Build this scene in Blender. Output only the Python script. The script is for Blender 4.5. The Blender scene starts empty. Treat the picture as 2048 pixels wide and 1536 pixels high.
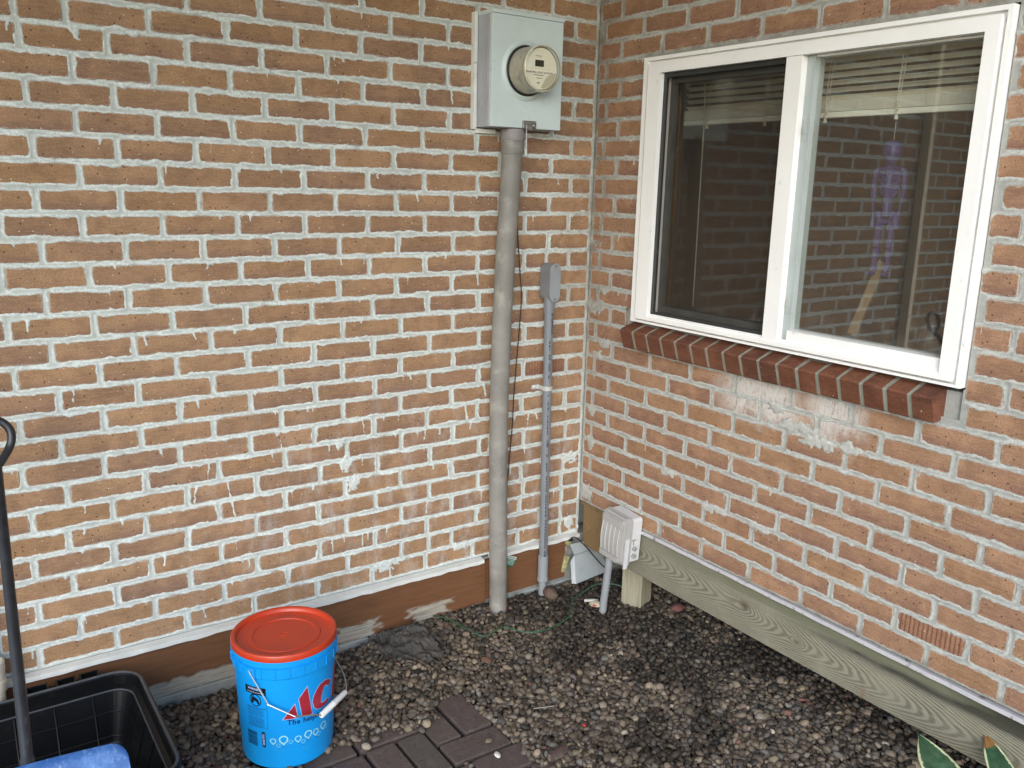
import bpy, bmesh, math, random
import numpy as np
from mathutils import Vector, Matrix, Euler

random.seed(7)
rng = np.random.default_rng(11)
SC = bpy.context.scene
COL = SC.collection
R = math.radians

# ------------------------------------------------------------------ camera, sky, sun, exposure
cam = bpy.data.cameras.new('camera')
cam.sensor_width = 36.0
cam.sensor_fit = 'HORIZONTAL'
cam.lens = 30.56
cam.clip_start = 0.02
cam.clip_end = 400.0
cam_o = bpy.data.objects.new('camera', cam)
cam_o.location = (-2.149, -2.608, 1.630)
cam_o.rotation_euler = (R(77.016), R(-1.3475), R(-34.306))
COL.objects.link(cam_o)
SC.camera = cam_o

SUN_EL, SUN_AZ = R(26), R(222)          # azimuth measured clockwise from +Y
w = bpy.data.worlds.new('World')
SC.world = w
w.use_nodes = True
wn = w.node_tree.nodes
sky = wn.new('ShaderNodeTexSky')
sky.sky_type = 'NISHITA'
sky.sun_disc = False
sky.sun_elevation = SUN_EL
sky.sun_rotation = SUN_AZ
sky.air_density = 1.0
sky.dust_density = 1.0
sky.ozone_density = 2.2
w.node_tree.links.new(sky.outputs[0], wn['Background'].inputs[0])
wn['Background'].inputs[1].default_value = 0.15

sun = bpy.data.lights.new('sun', 'SUN')
sun.energy = 0.8
sun.angle = R(45)
sun.color = (0.95, 0.98, 1.0)
sun_o = bpy.data.objects.new('sun', sun)
sd = Vector((math.sin(SUN_AZ) * math.cos(SUN_EL), math.cos(SUN_AZ) * math.cos(SUN_EL), math.sin(SUN_EL)))
sun_o.rotation_euler = (-sd).to_track_quat('-Z', 'Y').to_euler()
sun_o.location = sd * 20
COL.objects.link(sun_o)

SC.view_settings.view_transform = 'Standard'
SC.view_settings.look = 'None'
SC.view_settings.gamma = 1.0
SC.view_settings.use_curve_mapping = False
SC.view_settings.exposure = 1.22
SC.cycles.max_bounces = 8
SC.cycles.transparent_max_bounces = 12

PORCH_Y = -2.3            # front edge of the porch roof

# ------------------------------------------------------------------ helpers
def srgb(r, g, b):
    def f(c):
        c /= 255.0
        return c / 12.92 if c <= 0.04045 else ((c + 0.055) / 1.055) ** 2.4
    return (f(r), f(g), f(b), 1.0)


def nd(nt, kind, ins=None, **attrs):
    n = nt.nodes.new(kind)
    for k, v in attrs.items():
        setattr(n, k, v)
    for k, v in (ins or {}).items():
        s = n.inputs[k]
        if isinstance(v, bpy.types.NodeSocket):
            nt.links.new(v, s)
        else:
            s.default_value = v
    return n


def newmat(name):
    m = bpy.data.materials.new(name)
    m.use_nodes = True
    nt = m.node_tree
    return m, nt, nt.nodes['Principled BSDF']


def mixc(nt, fac, a, b, mode='MIX'):
    n = nt.nodes.new('ShaderNodeMix')
    n.data_type = 'RGBA'
    n.blend_type = mode
    for idx, v in ((0, fac), (6, a), (7, b)):
        if isinstance(v, bpy.types.NodeSocket):
            nt.links.new(v, n.inputs[idx])
        else:
            n.inputs[idx].default_value = v
    return n.outputs[2]


def mth(nt, op, a, b=0.0, c=None, clamp=False):
    n = nt.nodes.new('ShaderNodeMath')
    n.operation = op
    n.use_clamp = clamp
    for i, v in enumerate((a, b) if c is None else (a, b, c)):
        if isinstance(v, bpy.types.NodeSocket):
            nt.links.new(v, n.inputs[i])
        else:
            n.inputs[i].default_value = v
    return n.outputs[0]


def ramp(nt, fac, stops, interp='LINEAR'):
    n = nt.nodes.new('ShaderNodeValToRGB')
    n.color_ramp.interpolation = interp
    e = n.color_ramp.elements
    while len(e) < len(stops):
        e.new(0.5)
    for i, (p, c) in enumerate(stops):
        e[i].position = p
        e[i].color = c if len(c) == 4 else (*c, 1)
    nt.links.new(fac, n.inputs[0])
    return n.outputs[0]


def smooth(nt, x, lo, hi):
    n = nd(nt, 'ShaderNodeMapRange', {1: lo, 2: hi, 3: 0.0, 4: 1.0})
    n.interpolation_type = 'SMOOTHSTEP'
    nt.links.new(x, n.inputs[0])
    return n.outputs[0]


def noise(nt, vec, scale, detail=4.0, rough=0.55, out=0):
    return nd(nt, 'ShaderNodeTexNoise', {'Vector': vec, 'Scale': scale, 'Detail': detail, 'Roughness': rough}).outputs[out]


def bump(nt, b, h, strength=0.3, dist=0.002):
    n = nd(nt, 'ShaderNodeBump', {'Strength': strength, 'Distance': dist, 'Height': h})
    nt.links.new(n.outputs[0], b.inputs['Normal'])


def mat(name, col, rough=0.5, var=0.12, vscale=14.0, bscale=180.0, bstr=0.12, metal=0.0, dirt=None, dscale=9.0, dlo=0.55, dhi=0.75, spec=0.5):
    """plain surface: colour, slow colour variation, fine relief, optional dirt blotches"""
    m, nt, b = newmat(name)
    P = nd(nt, 'ShaderNodeNewGeometry').outputs['Position']
    n1 = noise(nt, P, vscale, 5)
    dark = tuple(c * (1 - var * 1.6) for c in col[:3]) + (1,)
    lite = tuple(min(1, c * (1 + var)) for c in col[:3]) + (1,)
    c = ramp(nt, n1, [(0.3, dark), (0.7, lite)])
    if dirt:
        c = mixc(nt, mth(nt, 'MULTIPLY', smooth(nt, noise(nt, P, dscale, 6, 0.65), dlo, dhi), 0.8), c, dirt)
    nt.links.new(c, b.inputs['Base Color'])
    b.inputs['Roughness'].default_value = rough
    b.inputs['Metallic'].default_value = metal
    b.inputs['Specular IOR Level'].default_value = spec
    if bstr:
        bump(nt, b, noise(nt, P, bscale, 3), bstr, 0.001)
    return m


class MB:
    """collects shapes into one mesh"""
    def __init__(s):
        s.v, s.f, s.sm = [], [], []

    def add(s, vs, fs, smooth=False):
        o = len(s.v)
        s.v += [tuple(x) for x in vs]
        s.f += [tuple(i + o for i in f) for f in fs]
        s.sm += [smooth] * len(fs)
        return s

    def box(s, c, size, rot=None, bev=0.0, pivot=None):
        bm = bmesh.new()
        bmesh.ops.create_cube(bm, size=1.0)
        for v in bm.verts:
            v.co = Vector((v.co.x * size[0], v.co.y * size[1], v.co.z * size[2]))
        if bev:
            bmesh.ops.bevel(bm, geom=bm.edges[:] + bm.verts[:], offset=bev, segments=2, affect='EDGES', profile=0.6)
        M = Matrix.Identity(3) if rot is None else (rot if isinstance(rot, Matrix) else Euler(rot).to_matrix())
        c = Vector(c)
        bm.verts.index_update()
        s.add([M @ v.co + c for v in bm.verts], [[v.index for v in f.verts] for f in bm.faces])
        bm.free()
        return s

    def bx(s, x0, x1, y0, y1, z0, z1, bev=0.0):
        return s.box(((x0 + x1) / 2, (y0 + y1) / 2, (z0 + z1) / 2), (abs(x1 - x0), abs(y1 - y0), abs(z1 - z0)), None, bev)

    def tube(s, pts, r, n=10, cap=True, closed=False):
        pts = [Vector(p) for p in pts]
        rs = r if isinstance(r, (list, tuple)) else [r] * len(pts)
        vs, up = [], None
        L = len(pts)
        for i, p in enumerate(pts):
            if closed:
                t = pts[(i + 1) % L] - pts[i - 1]
            else:
                t = pts[min(i + 1, L - 1)] - pts[max(i - 1, 0)]
            t.normalize()
            if up is None:
                up = t.orthogonal().normalized()
            up = (up - t * up.dot(t)).normalized()
            sd_ = t.cross(up)
            for k in range(n):
                a = 2 * math.pi * k / n
                vs.append(p + (up * math.cos(a) + sd_ * math.sin(a)) * rs[i])
        fs = []
        for i in range(L if closed else L - 1):
            j = (i + 1) % L
            for k in range(n):
                fs.append((i * n + k, i * n + (k + 1) % n, j * n + (k + 1) % n, j * n + k))
        if cap and not closed:
            fs.append(tuple(reversed(range(n))))
            fs.append(tuple((L - 1) * n + k for k in range(n)))
        return s.add(vs, fs, True)

    def lathe(s, prof, n=48, c=(0, 0, 0), M=None, cap=True):
        """prof: (radius, height) pairs about +Z, then rotated by M and moved to c"""
        M = M or Matrix.Identity(3)
        c = Vector(c)
        vs, fs = [], []
        for r, z in prof:
            for k in range(n):
                a = 2 * math.pi * k / n
                vs.append(M @ Vector((r * math.cos(a), r * math.sin(a), z)) + c)
        for i in range(len(prof) - 1):
            for k in range(n):
                fs.append((i * n + k, i * n + (k + 1) % n, (i + 1) * n + (k + 1) % n, (i + 1) * n + k))
        if cap and prof[0][0] > 1e-6:
            fs.append(tuple(reversed(range(n))))
        if cap and prof[-1][0] > 1e-6:
            fs.append(tuple((len(prof) - 1) * n + k for k in range(n)))
        return s.add(vs, fs, True)

    def prism(s, poly, ex, fn):
        """polygon (a, b) pushed through fn(a, b, depth) at depth 0 and ex"""
        n = len(poly)
        vs = [fn(a, b, 0.0) for a, b in poly] + [fn(a, b, ex) for a, b in poly]
        fs = [tuple(range(n)), tuple(reversed(range(n, 2 * n)))]
        fs += [(i, i + n, (i + 1) % n + n, (i + 1) % n) for i in range(n)]
        return s.add(vs, fs)

    def build(s, name, m, parent=None, at=(0, 0, 0), auto=True):
        me = bpy.data.meshes.new(name)
        at = Vector(at)
        me.from_pydata([Vector(v) - at for v in s.v], [], s.f)
        me.polygons.foreach_set('use_smooth', s.sm)
        bm = bmesh.new()
        bm.from_mesh(me)
        bmesh.ops.recalc_face_normals(bm, faces=bm.faces)
        for e in bm.edges:
            if len(e.link_faces) == 2 and e.calc_face_angle(0) > 0.6:
                e.smooth = False
        bm.to_mesh(me)
        bm.free()
        me.materials.append(m)
        return link(name, me, parent, at if parent is None else None)


ROOT = {}


def link(name, data, parent=None, loc=None):
    o = bpy.data.objects.new(name, data)
    COL.objects.link(o)
    if loc is not None:
        o.location = loc
    if parent is not None:
        o.parent = parent
    return o


def tag(o, label=None, cat=None, group=None, kind=None):
    for k, v in (('label', label), ('category', cat), ('group', group), ('kind', kind)):
        if v:
            o[k] = v
    return o


class Thing:
    """an Empty at the thing's base; part() builds children in world coordinates"""
    def __init__(s, name, loc, label, cat, group=None, kind=None):
        s.loc = Vector(loc)
        s.o = tag(link(name, None, None, s.loc), label, cat, group, kind)

    def part(s, name, mb, m, parent=None, label=None):
        o = mb.build(name, m, parent or s.o, s.loc)
        if label:
            o['label'] = label
        return o


def grid_mesh(name, X, m, attrs=None, keep=None, smooth=True):
    """X: (ny, nx, 3) array of points; keep: (ny-1, nx-1) mask of quads"""
    ny, nx = X.shape[:2]
    idx = np.arange(ny * nx).reshape(ny, nx)
    q = np.stack([idx[:-1, :-1], idx[:-1, 1:], idx[1:, 1:], idx[1:, :-1]], -1)
    q = q[keep] if keep is not None else q.reshape(-1, 4)
    used = np.zeros(ny * nx, bool)
    used[q.ravel()] = True
    remap = np.cumsum(used) - 1
    q = remap[q]
    V = X.reshape(-1, 3)[used]
    me = bpy.data.meshes.new(name)
    me.vertices.add(len(V))
    me.vertices.foreach_set('co', V.ravel().astype(np.float32))
    me.loops.add(q.size)
    me.loops.foreach_set('vertex_index', q.ravel().astype(np.int32))
    me.polygons.add(len(q))
    me.polygons.foreach_set('loop_start', np.arange(0, q.size, 4, dtype=np.int32))
    me.polygons.foreach_set('loop_total', np.full(len(q), 4, np.int32))
    me.polygons.foreach_set('use_smooth', np.full(len(q), smooth, bool))
    me.update(calc_edges=True)
    for k, a in (attrs or {}).items():
        at = me.attributes.new(k, 'FLOAT', 'POINT')
        at.data.foreach_set('value', a.reshape(-1)[used].astype(np.float32))
    me.materials.append(m)
    return me


def _h(ix, iy, seed):
    n = (ix.astype(np.int64) * 374761393 + iy.astype(np.int64) * 668265263 + seed * 974634777) & 0x7fffffff
    n = ((n ^ (n >> 13)) * 1274126177) & 0x7fffffff
    n = n ^ (n >> 16)
    return (n & 0xffff) / 65535.0


def vn(x, y, seed=0):
    x = np.asarray(x, float); y = np.asarray(y, float)
    ix, iy = np.floor(x), np.floor(y)
    fx, fy = x - ix, y - iy
    fx = fx * fx * (3 - 2 * fx); fy = fy * fy * (3 - 2 * fy)
    a = _h(ix, iy, seed); b = _h(ix + 1, iy, seed); c = _h(ix, iy + 1, seed); d = _h(ix + 1, iy + 1, seed)
    return (a * (1 - fx) + b * fx) * (1 - fy) + (c * (1 - fx) + d * fx) * fy


def fbm(x, y, seed=0, o=3):
    s, a, t = 0.0, 0.5, 0.0
    for i in range(o):
        s = s + a * vn(np.asarray(x) * 2 ** i, np.asarray(y) * 2 ** i, seed + i)
        t += a; a *= 0.5
    return s / t

# ------------------------------------------------------------------ brick walls
ZT = 2.27                 # height of the bed joint counted as row 0
CH = 0.0677               # course height
LB = 0.2075               # brick plus joint
# head joints of each course, in millimetres from the inner corner
LJ = {0: [214], 1: [109,730,937], 2: [633,842,1050,1255,1458], 3: [99,734,944,1150,1354,1561,1761,1876], 4: [634,844,1055,1256,1464,1668,1871], 5: [104,725,938,1146,1349,1557,1756], 6: [203,627,835,1042,1251,1457,1661,1868], 7: [109,318,521,728,933,1147,1347,1555,1758], 8: [200,422,620,833,1042,1247,1456,1662,1864], 9: [105,311,512,721,927,1139,1348,1555,1760], 10: [203,419,615,826,1037,1246,1453,1662,1868], 11: [110,310,514,719,927,1139,1347,1557,1763,1954], 12: [202,415,609,820,1027,1238,1449,1660,1866], 13: [103,207,309,509,719,924,1133,1343,1550,1757,1963], 14: [199,412,614,827,1032,1238,1451,1663,1868], 15: [97,300,503,709,915,1124,1336,1548,1755,1964], 16: [194,409,607,812,1021,1232,1442,1656,1867], 17: [97,300,499,701,915,1122,1333,1544,1751,1959], 18: [195,410,605,813,1024,1232,1443,1654,1860], 19: [96,299,498,703,910,1120,1332,1543,1752,1960], 20: [195,409,612,814,1026,1237,1448,1656,1865], 21: [96,304,501,710,916,1128,1338,1551,1760,1966], 22: [194,408,603,812,1015,1229,1440,1651,1861], 23: [87,290,491,698,904,1112,1324,1537,1747,1954], 24: [196,407,607,816,1025,1234,1445,1660,1869], 25: [92,297,494,701,913,1121,1329,1544,1753,1961], 26: [100,285,411,607,813,1023,1235,1446,1655,1867], 27: [94,300,499,709,915,1120,1334,1544,1755,1962], 28: [96,203,412,606,702,814,1022,1234,1443,1652,1860], 29: [98,305,513,715,928,1133,1349,1561,1766,1971]}
RJ = {0: [125,335], 1: [34,239,444,651,860], 2: [129,335,539,754,956,1157,1363], 3: [49], 4: [130], 5: [59], 6: [128], 7: [54], 8: [130], 9: [64], 10: [129,1582], 11: [58], 12: [128,1597], 13: [61], 14: [127,1598], 15: [56], 16: [135,1601], 17: [54], 18: [156,365,565,766,979,1194,1394,1601], 19: [57,252,460,670,871,1085,1291,1500], 20: [147,353,557,768,974,1187,1395,1599], 21: [55,253,462,672,876,1084,1297,1503], 22: [150,359,564,771,978,1187,1397,1599], 23: [55,260,469,674,881,1089,1297,1502,1700], 24: [157,356,567,775,978,1191,1400,1604], 25: [58,256,463,671,882,1088,1299,1503,1702], 26: [158,360,565,771,980,1189,1398,1602], 27: [64,267,465,673,884,1089,1297,1498,1700]}

def mortar_mat(name, base, rim, dirt):
    m, nt, b = newmat(name)
    P = nd(nt, 'ShaderNodeNewGeometry').outputs['Position']
    a_r = nd(nt, 'ShaderNodeAttribute', attribute_name='rim').outputs['Fac']
    a_d = nd(nt, 'ShaderNodeAttribute', attribute_name='grime').outputs['Fac']
    n1 = noise(nt, P, 26, 6, 0.65)
    c = ramp(nt, n1, [(0.3, tuple(x * 0.84 for x in base[:3])), (0.7, tuple(min(1, x * 1.1) for x in base[:3]))])
    n2 = noise(nt, P, 150, 4, 0.6)
    c = mixc(nt, mth(nt, 'MULTIPLY', a_r, smooth(nt, n2, 0.25, 0.6)), c, rim)
    c = mixc(nt, mth(nt, 'MULTIPLY', smooth(nt, noise(nt, P, 420, 2), 0.63, 0.7), 0.45), c, (0.12, 0.11, 0.10, 1))
    g = mth(nt, 'MULTIPLY', a_d, smooth(nt, noise(nt, P, 17, 6, 0.7), 0.25, 0.7))
    c = mixc(nt, g, c, dirt)
    nt.links.new(c, b.inputs['Base Color'])
    b.inputs['Roughness'].default_value = 0.92
    b.inputs['Specular IOR Level'].default_value = 0.2
    h = mth(nt, 'ADD', noise(nt, P, 320, 5, 0.65), mth(nt, 'MULTIPLY', n1, 0.8))
    bump(nt, b, h, 0.55, 0.0025)
    return m


def brick_mat(name, cols, low, bloom=False, film_on=True, ribs=False, chalk=False):
    m, nt, b = newmat(name)
    tc = nd(nt, 'ShaderNodeTexCoord').outputs['Object']
    P = nd(nt, 'ShaderNodeNewGeometry').outputs['Position']
    rnd = nd(nt, 'ShaderNodeObjectInfo').outputs['Random']
    r2 = mth(nt, 'FRACT', mth(nt, 'MULTIPLY', rnd, 37.7))
    r3 = mth(nt, 'FRACT', mth(nt, 'MULTIPLY', rnd, 91.3))
    n = len(cols)
    c = ramp(nt, rnd, [((i + 0.5) / n, cols[i]) for i in range(n)])
    # mottled firing colours inside each brick
    big = noise(nt, P, 9.0, 4, 0.6)
    c = mixc(nt, mth(nt, 'MULTIPLY', smooth(nt, big, 0.42, 0.66), 0.7), c, tuple(x * 1.28 for x in cols[1][:3]) + (1,))
    c = mixc(nt, mth(nt, 'MULTIPLY', smooth(nt, noise(nt, P, 21.0, 4, 0.6), 0.56, 0.36), 0.45), c, tuple(x * 0.72 for x in cols[0][:3]) + (1,))
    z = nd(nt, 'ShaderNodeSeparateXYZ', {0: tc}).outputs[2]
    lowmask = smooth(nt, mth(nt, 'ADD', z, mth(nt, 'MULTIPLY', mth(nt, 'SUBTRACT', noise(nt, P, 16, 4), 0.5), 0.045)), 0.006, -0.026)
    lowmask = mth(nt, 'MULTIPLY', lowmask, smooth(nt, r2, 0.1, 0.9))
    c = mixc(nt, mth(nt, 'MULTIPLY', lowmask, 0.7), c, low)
    mp = nd(nt, 'ShaderNodeMapping', {0: P})
    mp.inputs['Scale'].default_value = (26, 26, 160)
    streak = noise(nt, mp.outputs[0], 1.0, 5, 0.65)
    c = mixc(nt, mth(nt, 'MULTIPLY', smooth(nt, streak, 0.4, 0.7), 0.36), c, tuple(x * 1.45 for x in cols[1][:3]) + (1,))
    fine = noise(nt, P, 260, 4, 0.7)
    c = mixc(nt, mth(nt, 'MULTIPLY', smooth(nt, fine, 0.6, 0.35), 0.42), c, tuple(x * 0.45 for x in cols[0][:3]) + (1,))
    c = mixc(nt, mth(nt, 'MULTIPLY', smooth(nt, fine, 0.58, 0.78), 0.42), c, tuple(min(1, x * 1.9) for x in cols[1][:3]) + (1,))
    # iron spots
    vo = nd(nt, 'ShaderNodeTexVoronoi', {'Vector': P, 'Scale': 62.0})
    sp = smooth(nt, vo.outputs['Distance'], 0.19, 0.10)
    keep = smooth(nt, nd(nt, 'ShaderNodeSeparateColor', {0: vo.outputs['Color']}).outputs[0], 0.58, 0.62)
    c = mixc(nt, mth(nt, 'MULTIPLY', mth(nt, 'MULTIPLY', sp, keep), 0.75), c, (0.045, 0.03, 0.022, 1))
    # splashes of lime
    vo2 = nd(nt, 'ShaderNodeTexVoronoi', {'Vector': P, 'Scale': 60.0})
    sp2 = smooth(nt, vo2.outputs['Distance'], 0.13, 0.07)
    k2 = smooth(nt, nd(nt, 'ShaderNodeSeparateColor', {0: vo2.outputs['Color']}).outputs[1], 0.93, 0.95)
    c = mixc(nt, mth(nt, 'MULTIPLY', sp2, k2), c, (0.6, 0.55, 0.46, 1))
    # thin lime film near the edges, left by the mason's sponge
    e = nd(nt, 'ShaderNodeAttribute', attribute_name='edge').outputs['Fac']
    film = smooth(nt, mth(nt, 'ADD', e, mth(nt, 'MULTIPLY', mth(nt, 'SUBTRACT', noise(nt, P, 70, 5, 0.7), 0.5), 0.022)), 0.0045, 0.001)
    c = mixc(nt, mth(nt, 'MULTIPLY', film, 0.5 if film_on else 0.0), c, (0.5, 0.47, 0.42, 1))
    if chalk:
        # chalky wash over the lower middle of the wall
        xyz = nd(nt, 'ShaderNodeSeparateXYZ', {0: P})
        zm = mth(nt, 'MULTIPLY', smooth(nt, xyz.outputs[2], 1.15, 0.55), smooth(nt, xyz.outputs[0], -1.9, -1.0))
        mp3 = nd(nt, 'ShaderNodeMapping', {0: P})
        mp3.inputs['Scale'].default_value = (16, 16, 7)
        wn_ = smooth(nt, noise(nt, mp3.outputs[0], 1.0, 7, 0.72), 0.46, 0.72)
        c = mixc(nt, mth(nt, 'MULTIPLY', mth(nt, 'MULTIPLY', zm, wn_), 0.5), c, (0.55, 0.53, 0.50, 1))
    if bloom:
        xyz = nd(nt, 'ShaderNodeSeparateXYZ', {0: P})
        y, zz = xyz.outputs[1], xyz.outputs[2]
        wv = noise(nt, P, 11, 5, 0.6)
        yy = mth(nt, 'ADD', y, mth(nt, 'MULTIPLY', mth(nt, 'SUBTRACT', wv, 0.5), 0.12))
        m1 = mth(nt, 'MULTIPLY', smooth(nt, yy, -0.64, -0.80), smooth(nt, yy, -1.08, -0.93))
        m2 = mth(nt, 'MULTIPLY', smooth(nt, yy, -1.00, -1.10), smooth(nt, yy, -1.27, -1.16))
        mm = mth(nt, 'MAXIMUM', m1, m2)
        mz = mth(nt, 'MULTIPLY', smooth(nt, mth(nt, 'ADD', zz, mth(nt, 'MULTIPLY', mth(nt, 'SUBTRACT', wv, 0.5), 0.24)), 0.88, 0.98), smooth(nt, zz, 1.09, 1.06))
        mp2 = nd(nt, 'ShaderNodeMapping', {0: P})
        mp2.inputs['Scale'].default_value = (90, 90, 34)
        gr = smooth(nt, noise(nt, mp2.outputs[0], 1.0, 6, 0.75), 0.28, 0.52)
        c = mixc(nt, mth(nt, 'MULTIPLY', mth(nt, 'MULTIPLY', mm, mz), mth(nt, 'MULTIPLY', gr, 0.95)), c, (0.60, 0.57, 0.53, 1))
    nt.links.new(c, b.inputs['Base Color'])
    b.inputs['Roughness'].default_value = 0.86
    b.inputs['Specular IOR Level'].default_value = 0.22
    if ribs:
        ox = nd(nt, 'ShaderNodeSeparateXYZ', {0: tc}).outputs[0]
        rb_ = smooth(nt, mth(nt, 'SINE', mth(nt, 'MULTIPLY', ox, 480.0)), -0.2, 0.8)
        c = mixc(nt, mth(nt, 'MULTIPLY', rb_, 0.4), c, srgb(112, 80, 64))
        fine = mth(nt, 'ADD', fine, mth(nt, 'MULTIPLY', rb_, -2.0))
        nt.links.new(c, b.inputs['Base Color'])
    hh = mth(nt, 'ADD', mth(nt, 'MULTIPLY', fine, 0.6), mth(nt, 'ADD', streak, mth(nt, 'MULTIPLY', mth(nt, 'MULTIPLY', sp, keep), -0.8)))
    bump(nt, b, hh, 0.6, 0.0025)
    return m


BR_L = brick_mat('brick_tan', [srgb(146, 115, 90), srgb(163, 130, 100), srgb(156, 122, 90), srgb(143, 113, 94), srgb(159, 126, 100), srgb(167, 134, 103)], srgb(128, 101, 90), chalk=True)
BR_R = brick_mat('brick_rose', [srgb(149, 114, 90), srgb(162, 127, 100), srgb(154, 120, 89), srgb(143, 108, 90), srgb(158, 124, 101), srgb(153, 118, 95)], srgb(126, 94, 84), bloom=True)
BR_RIB = brick_mat('brick_ribbed', [srgb(142, 102, 80), srgb(152, 112, 88)], srgb(120, 88, 80), ribs=True)
MO_L = mortar_mat('mortar_pale', (0.49, 0.525, 0.495), (0.76, 0.81, 0.785, 1), (0.26, 0.24, 0.20, 1))
MO_R = mortar_mat('mortar_grey', (0.37, 0.375, 0.345), (0.57, 0.575, 0.535, 1), (0.22, 0.20, 0.165, 1))


def brick_mesh(name, L, H, m, seed):
    """one brick, front towards -Y, origin at the middle of its face; rounded uneven outline"""
    r = random.Random(seed)
    a, h, c = L / 2, H / 2, 0.0045
    pts = []
    for sx, sz in ((1, 1), (-1, 1), (-1, -1), (1, -1)):
        p = [(sx * (a - c), sz * h), (sx * a, sz * (h - c))]
        if sx * sz > 0:
            p = [p[1], p[0]]
        pts += p
    # extra points in the middle of the long edges
    pts = pts[:2] + [(0.2 * a, h)] + pts[2:6] + [(-0.15 * a, -h)] + pts[6:]
    pts = [(x + r.uniform(-.0008, .0008), z + r.uniform(-.0009, .0009)) for x, z in pts]
    n = len(pts)
    vs = []
    for d, ins in ((0.045, 0), (0.002, 0), (0.0, 0.0018)):
        for x, z in pts:
            vs.append((x * (1 - ins / a), d + (r.uniform(-.0004, .0004) if d < .01 else 0), z * (1 - ins / h)))
    # inner ring carries the edge distance over the face
    i2 = 0.02
    for x, z in pts:
        vs.append((math.copysign(max(abs(x) - i2, 0), x), r.uniform(-.0005, .0005), math.copysign(max(abs(z) - i2, 0.002), z)))
    fs = []
    for k in range(3):
        for i in range(n):
            j = (i + 1) % n
            fs.append((k * n + i, k * n + j, (k + 1) * n + j, (k + 1) * n + i))
    fs.append(tuple(3 * n + i for i in range(n)))
    me = bpy.data.meshes.new(name)
    me.from_pydata(vs, [], fs)
    bm = bmesh.new(); bm.from_mesh(me); bmesh.ops.recalc_face_normals(bm, faces=bm.faces); bm.to_mesh(me); bm.free()
    at = me.attributes.new('edge', 'FLOAT', 'POINT')
    at.data.foreach_set('value', [0.0] * (2 * n) + [0.0018] * n + [i2] * n)
    me.materials.append(m)
    return me


def course_joints(tab, k, U, start):
    j = sorted(x / 1000.0 for x in tab.get(k, []))
    if not j:
        j = [start]
    out = [j[0]]
    for x in j[1:]:
        gap = x - out[-1]
        n = max(1, round(gap / LB))
        if gap < LB * 1.4:
            n = 1
        a = out[-1]
        out += [a + gap * i / n for i in range(1, n + 1)]
    while out[0] > 0.27:
        out.insert(0, out[0] - LB)
    while out[-1] < U:
        out.append(out[-1] + LB)
    return out


HJ, BJ = 0.0145, 0.0118   # head and bed joint thickness


def layout(tab, k0, k1, U, par, cut=None):
    rows = {}
    for k in range(k0, k1):
        j = course_joints(tab, k, U, 0.205 if (k % 2 == par) else 0.102)
        z1 = ZT - k * CH - BJ / 2
        z0 = ZT - (k + 1) * CH + BJ / 2
        e = [0.002] + j
        br = []
        for i in range(len(e) - 1):
            a = e[i] + (HJ / 2 if i else 0.010)
            b = e[i + 1] - HJ / 2
            segs = [(a, b)]
            if cut:
                for (c0, c1, d0, d1) in cut:
                    ns = []
                    for (p, q) in segs:
                        if z1 < d0 + 0.012 or z0 > d1 - 0.012:
                            ns.append((p, q)); continue
                        if p < c0: ns.append((p, min(q, c0)))
                        if q > c1: ns.append((max(p, c1), q))
                    segs = ns
            br += [s for s in segs if s[1] - s[0] > 0.022]
        rows[k] = (z0, z1, br)
    return rows


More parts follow.
